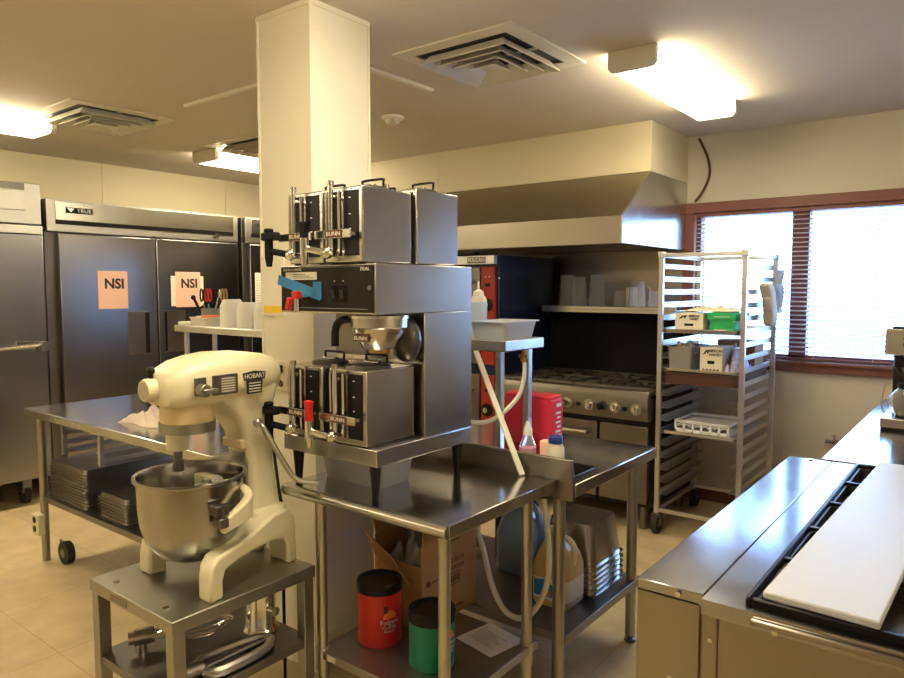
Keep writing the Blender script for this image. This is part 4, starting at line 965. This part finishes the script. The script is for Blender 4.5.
for z0, z1 in ((.98, 1.68), (.22, .90)):
    p = MB().box(VX1 - .135, VX1 - .02, VY0 - .02, VY0 + .01, z0, z1).build('control_panel', 'red_panel', r, bevel=.003)
    MB().cyl((VX1 - .077, VY0 - .022, z0 + .43), (VX1 - .077, VY0 - .03, z0 + .43), .048, n=28).build('dial_plate', 'black', p)
    MB().cyl((VX1 - .077, VY0 - .03, z0 + .43), (VX1 - .077, VY0 - .05, z0 + .43), .02).box(VX1 - .082, VX1 - .072, VY0 - .055, VY0 - .03, z0 + .41, z0 + .45).build('dial_knob', 'chrome', p)
    MB().cyl((VX1 - .077, VY0 - .03, z0 + .20), (VX1 - .077, VY0 - .02, z0 + .20), .016).box(VX1 - .10, VX1 - .055, VY0 - .024, VY0 - .02, z0 + .56, z0 + .585).build('switches', 'black', p)
    m = MB().cyl((VX1 - .095, VY0 - .021, z0 + .63), (VX1 - .095, VY0 - .024, z0 + .63), .005, n=8).cyl((VX1 - .06, VY0 - .021, z0 + .63), (VX1 - .06, VY0 - .024, z0 + .63), .005, n=8); m.build('pilot_lights', 'white', p)
    d = MB().box(VX0 + .02, VX1 - .15, VY0 - .02, VY0 + .01, z0, z1).build('door', 'dark_steel', r, bevel=.004)
    MB().box(VX0 + .15, VX0 + .38, VY0 - .022, VY0 - .02, z0 + .2, z1 - .15).box(VX0 + .47, VX0 + .72, VY0 - .022, VY0 - .02, z0 + .2, z1 - .15).build('door_glass', 'black_gloss', d)
    MB().tube([(VX1 - .19, VY0 - .02, z0 + .1), (VX1 - .19, VY0 - .07, z0 + .12), (VX1 - .19, VY0 - .07, z1 - .12), (VX1 - .19, VY0 - .02, z1 - .1)], .012, 10).build('door_handle', 'chrome', d)
m = MB().box(VX1 - .002, VX1 + .004, VY0 + .0, VY1, VZ - .012, VZ + .002); m.build('side_trim', 'steel', r)
MB().cyl((VX1, 4.14, 1.60), (VX1 + .006, 4.14, 1.60), .006).build('side_screw', 'white', r)
r = T('thermometer_display', 'small digital display box on top of the tall oven', 'display', (-3.05, 4.2, VZ))
MB().box(-3.13, -2.985, 4.16, 4.2, VZ + .02, VZ + .09).box(-3.08, -3.04, 4.17, 4.21, VZ, VZ + .02).build('case', 'bin_grey', r, bevel=.004)
MB().box(-3.12, -3.02, 4.158, 4.16, VZ + .045, VZ + .08).build('screen', 'display', r)
# range
GX0, GX1, GY0, GY1, GZ = -2.80, -1.668, 4.10, 4.88, .865
r = T('gas_range', 'wide black and stainless gas range with round knobs under the hood', 'range', ((GX0 + GX1) / 2, 4.5, 0))
MB().box(GX0, GX1, GY0 + .05, GY1, .15, GZ - .02).build('body', 'black', r, bevel=.003)
MB().prism([(GY0 - .01, GZ - .16), (GY0 - .02, GZ - .02), (GY0 + .0, GZ + .025), (GY0 + .07, GZ + .025), (GY0 + .07, GZ - .16)], GX0, GX1, 'x').build('control_panel', 'range_steel', r, bevel=.006)
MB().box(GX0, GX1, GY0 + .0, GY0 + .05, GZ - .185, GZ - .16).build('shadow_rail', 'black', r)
for x, big in ((-2.66, 1), (-2.54, 1), (-2.42, 0), (-2.34, 1), (-2.216, 1), (-2.14, 0), (-2.06, 1), (-1.975, 2), (-1.88, 1), (-1.815, 0), (-1.74, 1)):
    if big: k = MB().cyl((x, GY0 - .02, GZ - .085), (x, GY0 - .03, GZ - .085), .036, n=24).build('knob_bezel', 'dark_steel' if big == 2 else 'galv', r); MB().cyl((x, GY0 - .03, GZ - .085), (x, GY0 - .055, GZ - .085), .024, .02).box(x - .005, x + .005, GY0 - .062, GY0 - .03, GZ - .107, GZ - .063).build('knob', 'black' if big == 2 else 'chrome', k)
    else: MB().cyl((x, GY0 - .016, GZ - .09), (x, GY0 - .028, GZ - .09), .014).build('button', 'black', r)
MB().box(GX0, GX1, GY0 + .03, GY1, GZ - .02, GZ).build('cooktop', 'matte_black', r)
for i in range(4):
    for j in range(2):
        cx = GX0 + .145 + i * .287; cy = GY0 + .24 + j * .34
        m = MB()
        for a in (-.135, .135): m.box(cx + a - .006, cx + a + .006, cy - .16, cy + .16, GZ, GZ + .04)
        for a in (-.16, .16): m.box(cx - .135, cx + .135, cy + a - .006, cy + a + .006, GZ, GZ + .04)
        for k in range(8):
            t = PI * k / 4; m.box(cx + .085 * math.cos(t) - .045, cx + .085 * math.cos(t) + .045, cy + .085 * math.sin(t) - .006, cy + .085 * math.sin(t) + .006, GZ + .025, GZ + .04, Matrix.Rotation(t, 3, 'Z'))
        g_ = m.build('burner_grate', 'dark_steel', r)
        MB().lathe([(0, 0), (.05, 0), (.055, .018), (.03, .025), (0, .025)], (cx, cy, GZ), 20).build('burner', 'worn_steel', g_)
d = MB().box(GX0 + .02, -2.02, GY0 + .01, GY0 + .05, .18, GZ - .195).build('oven_door', 'range_steel', r, bevel=.004)
MB().tube([(GX0 + .08, GY0 + .01, .60), (GX0 + .08, GY0 - .035, .60), (-2.07, GY0 - .035, .60), (-2.07, GY0 + .01, .60)], .012, 8).build('door_handle', 'galv', d)
MB().box(-2.50, -2.34, GY0 + .008, GY0 + .01, .31, .36).build('blue_sticker', 'blue', d)
MB().box(GX0 + .02, -2.02, GY0 + .012, GY0 + .05, .155, .175).build('door_sill', 'black', r)
d = MB().box(-2.0, GX1 - .01, GY0 + .01, GY0 + .05, .18, GZ - .195).build('side_panel', 'range_steel', r, bevel=.004)
m = MB()
for i in range(8): m.box(-1.80, -1.70, GY0 + .008, GY0 + .01, .2 + i * .04, .215 + i * .04)
m.build('panel_vents', 'dark_steel', d)
for x in (GX0 + .06, GX1 - .06):
    for y in (GY0 + .1, GY1 - .08): MB().cyl((x, y, 0), (x, y, .15), .028).build('leg', 'dark_steel', r)
MB().box(GX0, GX1, GY1 - .03, GY1, GZ, 1.37).build('back_guard', 'matte_black', r)
MB().box(GX0 + .06, GX1 - .04, 4.62, GY1 - .03, 1.372, 1.378).box(GX0 + .06, GX1 - .04, 4.62, 4.634, 1.352, 1.398).build('high_shelf', 'steel', r, bevel=.002)
for x in (GX0 + .08, GX1 - .06): MB().prism([(4.85, 1.37), (4.62, 1.37), (4.85, 1.2)], x, x + .006, 'x').build('shelf_bracket', 'dark_steel', r)
HZ = 1.378
def pitcher(x, y, rad, h, lab, name='pitcher', inv=True, handle=True):
    r = T(name, lab, 'pitcher' if name == 'pitcher' else 'cup', (x, y, HZ), 'clear plastic pitchers and cups on the range shelf')
    pr_ = [(rad, 0), (rad * .82, h), (0, h), (0, h - .003), (rad * .80, h - .003), (rad - .003, 0), (rad, 0)]
    MB().lathe(pr_, (x, y, HZ), 28).build('vessel', 'pitcher_plastic', r)
    if handle: MB().tube([(x + rad * .85, y, HZ + h * .8), (x + rad * 1.5, y, HZ + h * .75), (x + rad * 1.55, y, HZ + h * .35), (x + rad * .95, y, HZ + h * .25)], .006, 8, 4).build('handle', 'pitcher_plastic', r)
pitcher(-2.60, 4.76, .065, .25, 'leftmost of the upturned clear pitchers on the range shelf')
pitcher(-2.475, 4.70, .063, .235, 'second upturned clear pitcher from the left on the range shelf')
pitcher(-2.36, 4.78, .066, .25, 'third upturned clear pitcher from the left on the range shelf')
pitcher(-2.17, 4.76, .05, .135, 'small clear cup on the range shelf nearest the three tall pitchers', 'cup', handle=False)
own(MB().cyl((-2.10, 4.80, HZ), (-2.10, 4.80, HZ + .155), .042), 'cup', 'off_white', 'cream-coloured cup between the clear cups on the range shelf', 'cup', 'clear plastic pitchers and cups on the range shelf')
pitcher(-2.02, 4.71, .062, .20, 'clear pitcher on the range shelf nearest the tray rack')
pitcher(-1.925, 4.79, .045, .135, 'small clear cup at the right end of the range shelf', 'cup', handle=False)

# ================= tray rack by the window =================
RX0, RX1, RY0, RY1, RT = -1.645, -1.13, 4.15, 4.86, 1.745
r = T('bun_pan_rack', 'tall aluminium tray rack on black wheels in front of the window', 'tray rack', ((RX0 + RX1) / 2, (RY0 + RY1) / 2, 0))
posts = [(RX0 + .014, RY0 + .014), (RX1 - .014, RY0 + .014), (RX0 + .014, RY1 - .014), (RX1 - .014, RY1 - .014)]
for x, y in posts: MB().box(x - .014, x + .014, y - .014, y + .014, .13, RT - .02).build('post', 'alum', r, bevel=.002)
for z in (RT - .03, .14):
    MB().box(RX0 + .028, RX1 - .028, RY0 + .004, RY0 + .024, z, z + .025).build('cross_bar', 'alum', r, bevel=.002)
    MB().box(RX0 + .028, RX1 - .028, RY1 - .024, RY1 - .004, z, z + .025).build('cross_bar', 'alum', r, bevel=.002)
    for x in (RX0 + .014, RX1 - .014): MB().box(x - .01, x + .01, RY0 + .028, RY1 - .028, z, z + .025).build('side_bar', 'alum', r, bevel=.002)
for x, y in posts: MB().box(x - .019, x + .019, y - .019, y + .019, RT - .035, RT + .004).build('corner_cap', 'alum', r, bevel=.004)
for i in range(19):
    z = .25 + i * .0775
    if z > RT - .1: continue
    for sg, x in ((1, RX0 + .028), (-1, RX1 - .028)):
        a, b = sorted((x, x + sg * .045)); c, d = sorted((x, x + sg * .002))
        MB().box(a, b, RY0 + .01, RY1 - .01, z, z + .002).box(c, d, RY0 + .01, RY1 - .01, z, z + .032).build('tray_slide', 'alum', r)
for x, y in posts:
    c = MB().cyl((x - .018, y + .01, .062), (x + .018, y + .01, .062), .062, n=26).build('caster', 'rubber', r)
    MB().box(x - .025, x - .019, y - .02, y + .035, .05, .13).box(x + .019, x + .025, y - .02, y + .035, .05, .13).box(x - .025, x + .025, y - .025, y + .035, .122, .132).build('caster_fork', 'dark_steel', c)
def slide_z(i): return .25 + i * .0775 + .002
def rtray(z, h, m, lab, nm='sheet_pan', **k):
    o = MB().tray(RX0 + .036, RX1 - .036, RY0 + .0, RY1 - .03, z, z + h, .006, .006, .0015, .02).build(nm, m)
    return tag(o, lab, 'sheet pan', k.get('group'))
za = slide_z(13); rtray(za, .025, 'alum', 'sheet pan high on the rack holding the green box', group='pans on the tray rack')
zb_ = slide_z(10); rtray(zb_, .018, 'alum', 'middle sheet pan on the rack under the grey bin', group='pans on the tray rack')
zw = slide_z(9); 
o = MB().tray(RX0 + .036, RX1 - .036, RY0 + .005, RY1 - .03, zw + .0, zw + .07, .004, .005, .004, .02).build('brown_tray', 'brown_tray'); tag(o, 'deep brown tray in the rack just below the middle pan', 'tray')
zc = slide_z(5); rtray(zc, .02, 'alum', 'low sheet pan on the rack holding a white egg-carton crate', group='pans on the tray rack')
def carton(x0, x1, y0, y1, z, h, m, lab, logo=True, group='cartons on the tray rack'):
    r = T('carton', lab, 'carton', ((x0 + x1) / 2, (y0 + y1) / 2, z), group)
    t = .004
    MB().box(x0, x1, y0, y1, z, z + h).build('body', m, r, bevel=.002)
    if logo:
        w_ = x1 - x0; P = y0 - .0006
        hh = MB().cyl((x0 + w_ * .42, y0, z + h * .42), (x0 + w_ * .58, y0, z + h * .42), .001).box(x0 + w_ * .34, x0 + w_ * .66, P, y0, z + h * .34, z + h * .47).build('hand_hole', 'matte_black', r, bevel=.003)
        MB().prism([(x0 + w_ * .12, z + h * .70), (x0 + w_ * .26, z + h * .88), (x0 + w_ * .42, z + h * .90), (x0 + w_ * .40, z + h * .80), (x0 + w_ * .34, z + h * .72), (x0 + w_ * .31, z + h * .82), (x0 + w_ * .22, z + h * .72)], P, y0, 'y').build('emblem', 'ink', r)
        text('AMERICAN', h * .14, (x0 + w_ * .68, P, z + h * .86), '-y', 'ink', r, sx=.8, bold=.0008)
        text('HARVEST', h * .14, (x0 + w_ * .68, P, z + h * .71), '-y', 'ink', r, sx=.8, bold=.0008)
        m_ = MB()
        for i in range(5): m_.box(x0 + w_ * (.12 + i * .16), x0 + w_ * (.22 + i * .16), P, y0, z + h * .08, z + h * .14)
        m_.build('bottom_print', 'ink', r)
    return r
Z1 = za + .003
carton(-1.555, -1.385, 4.20, 4.46, Z1, .115, 'carton', 'white carton with a mountain emblem left of the green box on the rack')
r = T('green_carton', 'bright green carton with a towel on top, high on the rack', 'carton', (-1.27, 4.32, Z1), 'cartons on the tray rack')
MB().box(-1.345, -1.20, 4.20, 4.45, Z1, Z1 + .105).build('body', 'green_box', r, bevel=.002)
MB().prism([(-1.36, Z1 + .118), (-1.345, Z1 + .125), (-1.19, Z1 + .118), (-1.20, Z1 + .09), (-1.30, Z1 + .085), (-1.355, Z1 + .08)], 4.19, 4.46, 'y').build('lid_flap', 'green_box', r)
MB().box(-1.32, -1.25, 4.1992, 4.20, Z1 + .012, Z1 + .024).box(-1.32, -1.23, 4.1892, 4.19, Z1 + .098, Z1 + .101).build('box_print', 'off_white', r)
crumple('plastic_bag', -1.382, -1.35, 4.21, 4.42, Z1, .09, 'plastic', 'crumpled clear bag squeezed between the two upper rack cartons', 'plastic bag', 12, 14, .004)
crumple('kitchen_towel', -1.50, -1.22, 4.22, 4.50, Z1 + .126, .035, 'towel', 'folded tan towel draped over the cartons high on the rack', 'towel', 5, 22, .015)
Z2 = zb_ + .003
r = T('grey_bin', 'grey plastic bin full of gloves on the middle rack pan', 'bin', (-1.53, 4.32, Z2))
MB().tray(-1.60, -1.44, 4.18, 4.50, Z2, Z2 + .145, .008, .006, .003, .015).build('bin', 'bin_grey', r)
crumple('rubber_glove', -1.595, -1.45, 4.20, 4.45, Z2 + .10, .085, 'towel', 'heap of pale gloves and cloths spilling from the grey bin', 'gloves', 21, 20, .006)
MB().box(-1.585, -1.455, 4.2, 4.48, Z2 + .004, Z2 + .10).build('folded_cloths', 'light_blue_cloth', r)
carton(-1.395, -1.265, 4.19, 4.42, Z2, .15, 'carton', 'white carton with a mountain emblem beside the grey bin')
crumple('printed_bag', -1.262, -1.175, 4.20, 4.50, Z2, .17, 'purple_print', 'blue and purple printed plastic bag beside the lower carton', 'plastic bag', 31, 20, .004)
own(MB().box(-1.41, -1.18, 4.56, 4.76, Z2, Z2 + .17), 'brown_carton', 'cardboard', 'plain brown carton at the back of the middle rack pan', 'carton', bevel=.003)
own(MB().box(-1.59, -1.44, 4.56, 4.78, Z2, Z2 + .12), 'folded_linen', 'light_blue_cloth', 'pale blue folded linen behind the grey bin on the rack', 'linen', bevel=.02)
# egg-carton crate
Z3 = zc + .003
r = T('egg_crate', 'white slotted plastic crate on the low rack pan', 'crate', (-1.42, 4.4, Z3))
m = MB()
for x0, x1, y0, y1 in ((-1.56, -1.23, 4.24, 4.25), (-1.56, -1.23, 4.55, 4.56), (-1.56, -1.55, 4.24, 4.56), (-1.24, -1.23, 4.24, 4.56)):
    m.box(x0, x1, y0, y1, Z3, Z3 + .022).box(x0, x1, y0, y1, Z3 + .06, Z3 + .075)
for i in range(7): m.box(-1.56 + i * .053, -1.545 + i * .053, 4.24, 4.25, Z3, Z3 + .07)
for i in range(6): m.box(-1.24, -1.23, 4.25 + i * .055, 4.265 + i * .055, Z3, Z3 + .07)
m.build('frame', 'white', r, bevel=.002)
m = MB()
for i in range(9): m.box(-1.55 + i * .038, -1.54 + i * .038, 4.25, 4.55, Z3 + .035, Z3 + .045)
for i in range(8): m.box(-1.55, -1.24, 4.26 + i * .038, 4.27 + i * .038, Z3 + .04, Z3 + .05)
m.build('grid', 'white', r)
# mitt and cloth hanging on the rack side
def mitt_sec(z, hx, hy, cx, cy): return rr(cx, cy, hx, hy, min(hx, hy) * .9, z, 4)
m = MB().loft([mitt_sec(1.30, .02, .05, -1.100, 4.57), mitt_sec(1.31, .026, .068, -1.10, 4.57), mitt_sec(1.37, .03, .074, -1.098, 4.56), mitt_sec(1.45, .028, .07, -1.098, 4.53), mitt_sec(1.50, .03, .075, -1.10, 4.50), mitt_sec(1.54, .028, .08, -1.104, 4.48), mitt_sec(1.555, .02, .06, -1.108, 4.48)])
m.tube([(-1.10, 4.50, 1.40), (-1.09, 4.46, 1.42), (-1.09, 4.435, 1.47)], .02, 10, 4)
own(m, 'oven_mitt', 'mitt', 'tan quilted oven mitt hanging on the right side of the rack', 'oven mitt')
rings = []
for i in range(10):
    z = 1.37 + i * .03; yc = 4.80 + .006 * math.sin(i); hw = .045 + .008 * math.sin(i * 1.7) + (.0 if i < 8 else -.01)
    rings.append([(-1.118 + .012 * math.sin(3 * t + i * .6) + .008, yc - hw + 2 * hw * t / 6, z) for t in range(7)] + [(-1.108 + .012 * math.sin(3 * t + i * .6) + .008, yc - hw + 2 * hw * t / 6, z) for t in range(6, -1, -1)])
own(MB().loft(rings), 'hanging_cloth', 'light_blue_cloth', 'pale blue cloth hanging from the rear right post of the rack', 'cloth')

# ================= refrigerated prep counter =================
PX0, PX1, PY0, PY1, PZ = -.597, .34, 1.418, 2.825, .90
r = T('prep_fridge', 'low refrigerated prep counter in the right foreground with a white cutting board', 'prep counter', ((PX0 + PX1) / 2, (PY0 + PY1) / 2, 0))
MB().box(PX0 + .005, PX1 - .01, PY0 + .012, PY1 - .005, .12, PZ - .03).build('body', 'hood_steel', r, bevel=.003)
MB().box(PX0, -.454, PY0 + .004, PY1, PZ - .028, PZ).build('rear_ledge', 'prep_steel', r, bevel=.002)
MB().box(PX0, -.46, PY0 + .004, PY0 + .014, .12, PZ - .02).build('rear_end_panel', 'hood_steel', r, bevel=.002)
# top around the opening
FX0, FX1, FY0, FY1 = -.375, .03, PY0 + .015, PY1 - .03
m = MB().box(-.451, FX0, PY0 - .018, PY1, PZ - .032, PZ).box(FX1, PX1, PY0 - .018, PY1, PZ - .032, PZ).box(FX0, FX1, PY0 - .018, FY0, PZ - .032, PZ).box(FX0, FX1, FY1, PY1, PZ - .032, PZ)
m.build('top', 'prep_steel', r, smooth=False)
MB().box(-.42, PX1 - .02, PY0 - .006, PY0 + .012, .12, PZ - .032).build('front_end_panel', 'hood_steel', r, bevel=.003)
MB().box(-.452, -.42, PY0 - .008, PY0 + .012, .12, PZ - .032).build('corner_post', 'hood_steel', r, bevel=.003)
for x, z in ((-.505, PZ - .012), (-.31, PZ - .027), (-.05, PZ - .027)): MB().cyl((x, PY0 + (.004 if x < -.45 else -.018), z), (x, PY0 + (-.002 if x < -.45 else -.022), z), .006, n=12).build('screw', 'chrome', r)
for x, z in ((-.52, PZ - .2), (-.434, PZ - .085), (-.50, .3)): MB().cyl((x, PY0 + .006, z), (x, PY0 - (.012 if x > -.44 else -.001), z), .005, n=12).build('screw', 'chrome', r)
MB().cyl((-.52, PY1 - .02, PZ), (-.52, PY1 - .02, PZ + .004), .008, n=12).build('screw', 'chrome', r)
f = MB().box(FX0, FX0 + .012, FY0, FY1, PZ - .02, PZ + .014).box(FX1 - .012, FX1, FY0, FY1, PZ - .02, PZ + .014).box(FX0 + .012, FX1 - .012, FY0, FY0 + .014, PZ - .02, PZ + .014).box(FX0 + .012, FX1 - .012, FY1 - .012, FY1, PZ - .02, PZ + .014)
f.build('pan_rail', 'black', r, bevel=.004)
MB().box(FX0 + .02, FX1 - .02, PY0 - .03, PY0 - .018, PZ - .022, PZ - .008).build('front_rail', 'hood_steel', r, bevel=.005)
MB().box(FX0, FX1, FY0, FY1, PZ - .16, PZ - .15).build('well_floor', 'black', r)
n = 5; L = (FY1 - FY0 - .026) / n
for i in range(n):
    y0 = FY0 + .014 + i * L
    MB().tray(FX0 + .013, FX1 - .013, y0 + .008, y0 + L - .008, PZ - .14, PZ + .002, .01, .004, .002, .012).build('food_pan', 'pan_dark', r)
    if i: MB().box(FX0 + .01, FX1 - .01, y0 - .006, y0 + .006, PZ + .003, PZ + .011).build('divider_bar', 'black', r, bevel=.002)
for x in (PX0 + .08, PX1 - .08):
    for y in (PY0 + .1, PY1 - .1): MB().cyl((x, y, 0), (x, y, .12), .025).build('leg', 'dark_steel', r)
m = MB().prism([(-.345, PY0 + .025), (-.143, PY0 + .015), (-.10, PY1 - .045), (-.302, PY1 - .035)], PZ + .0145, PZ + .031, 'z')
own(m, 'cutting_board', 'board', 'long white cutting board lying on the prep counter rail', 'cutting board', bevel=.004)
# far counter and coffee maker
r = T('side_counter', 'steel counter under the window at the far right with a glaring reflection', 'counter', (1.0, 3.9, 0))
MB().box(-.495, 1.6, 2.86, 4.62, .86, .90).build('counter_top', 'prep_steel', r, bevel=.003)
MB().box(-.44, 1.55, 2.90, 4.58, .12, .86).build('cabinet', 'steel', r)
for x in (-.38, 1.45):
    for y in (2.98, 4.5): MB().cyl((x, y, 0), (x, y, .12), .025).build('leg', 'dark_steel', r)
kx0, kx1, ky = -.397, -.19, 3.60
r = T('coffee_maker', 'small drip coffee maker with a glass pot at the right edge', 'coffee maker', ((kx0 + kx1) / 2, 3.8, .90))
MB().box(kx0, kx1, ky, ky + .40, .912, .955).build('base', 'steel', r, bevel=.004)
MB().box(kx0 + .004, kx1 - .004, ky + .006, ky + .39, .90, .912).build('foot_plate', 'black', r)
MB().box(kx0 + .02, kx1 - .02, ky + .22, ky + .39, .955, 1.24).build('tower', 'black_gloss', r, bevel=.004)
MB().box(kx0 + .006, kx1 - .006, ky + .01, ky + .40, 1.235, 1.352).build('head', 'steel', r, bevel=.005)
MB().box(kx0 + .03, kx1 - .03, ky + .03, ky + .3, 1.352, 1.36).build('top_lid', 'black', r, bevel=.003)
b = MB().box(kx0 + .075, kx1 - .075, ky + .006, ky + .01, 1.275, 1.315).build('badge', 'black', r)
text('BUNN', .02, ((kx0 + kx1) / 2, ky + .0055, 1.295), '-y', 'white', b)
kc = ((kx0 + kx1) / 2 + .0, ky + .11, .96)
MB().lathe([(0, .26), (.07, .26), (.072, .22), (.05, .19), (0, .19)], kc, 28).build('brew_basket', 'black', r)
MB().lathe([(0, -.005), (.06, -.005), (.06, .0), (0, .0)], kc, 28).build('warming_plate', 'black', r)
c = T('glass_coffee_pot', 'round glass coffee pot on the warmer of the drip coffee maker', 'coffee pot', (kc[0], kc[1], .96))
MB().lathe([(0, 0), (.06, 0), (.082, .02), (.09, .05), (.082, .085), (.055, .115), (.045, .13), (.043, .13), (.053, .113), (.079, .085), (.087, .05), (.079, .022), (.058, .003), (0, .003)], kc, 32).build('bowl', 'coffee_glass', c)
MB().lathe([(.046, .118), (.05, .118), (.052, .142), (.02, .15), (0, .15), (0, .147), (.044, .13), (.046, .118)], kc, 28).build('collar', 'black', c)
MB().tube([(kc[0] + .04, kc[1] - .03, 1.09), (kc[0] + .06, kc[1] - .09, 1.08), (kc[0] + .07, kc[1] - .10, 1.03), (kc[0] + .06, kc[1] - .095, .99)], .01, 10, 4).build('handle', 'black', c)
own(MB().tube([(-.42, 4.05, .905), (-.43, 3.95, .95), (-.415, 3.85, 1.05), (-.41, 3.84, 1.08)], .004, 8, 5), 'power_cord', 'outlet', 'pale power cord rising beside the drip coffee maker', 'cord')
r = T('gas_tap', 'small dark valve on the wall below the window at the right', 'valve', (-.80, YB, .56))
MB().cyl((-.85, YB - .03, .54), (-.78, YB - .03, .54), .012).cyl((-.80, YB, .54), (-.80, YB - .05, .54), .012).build('valve_body', 'dark_steel', r)
MB().cyl((-.80, YB - .04, .54), (-.80, YB - .04, .58), .007).box(-.815, -.785, YB - .05, YB - .03, .58, .59).build('valve_handle', 'galv', r)
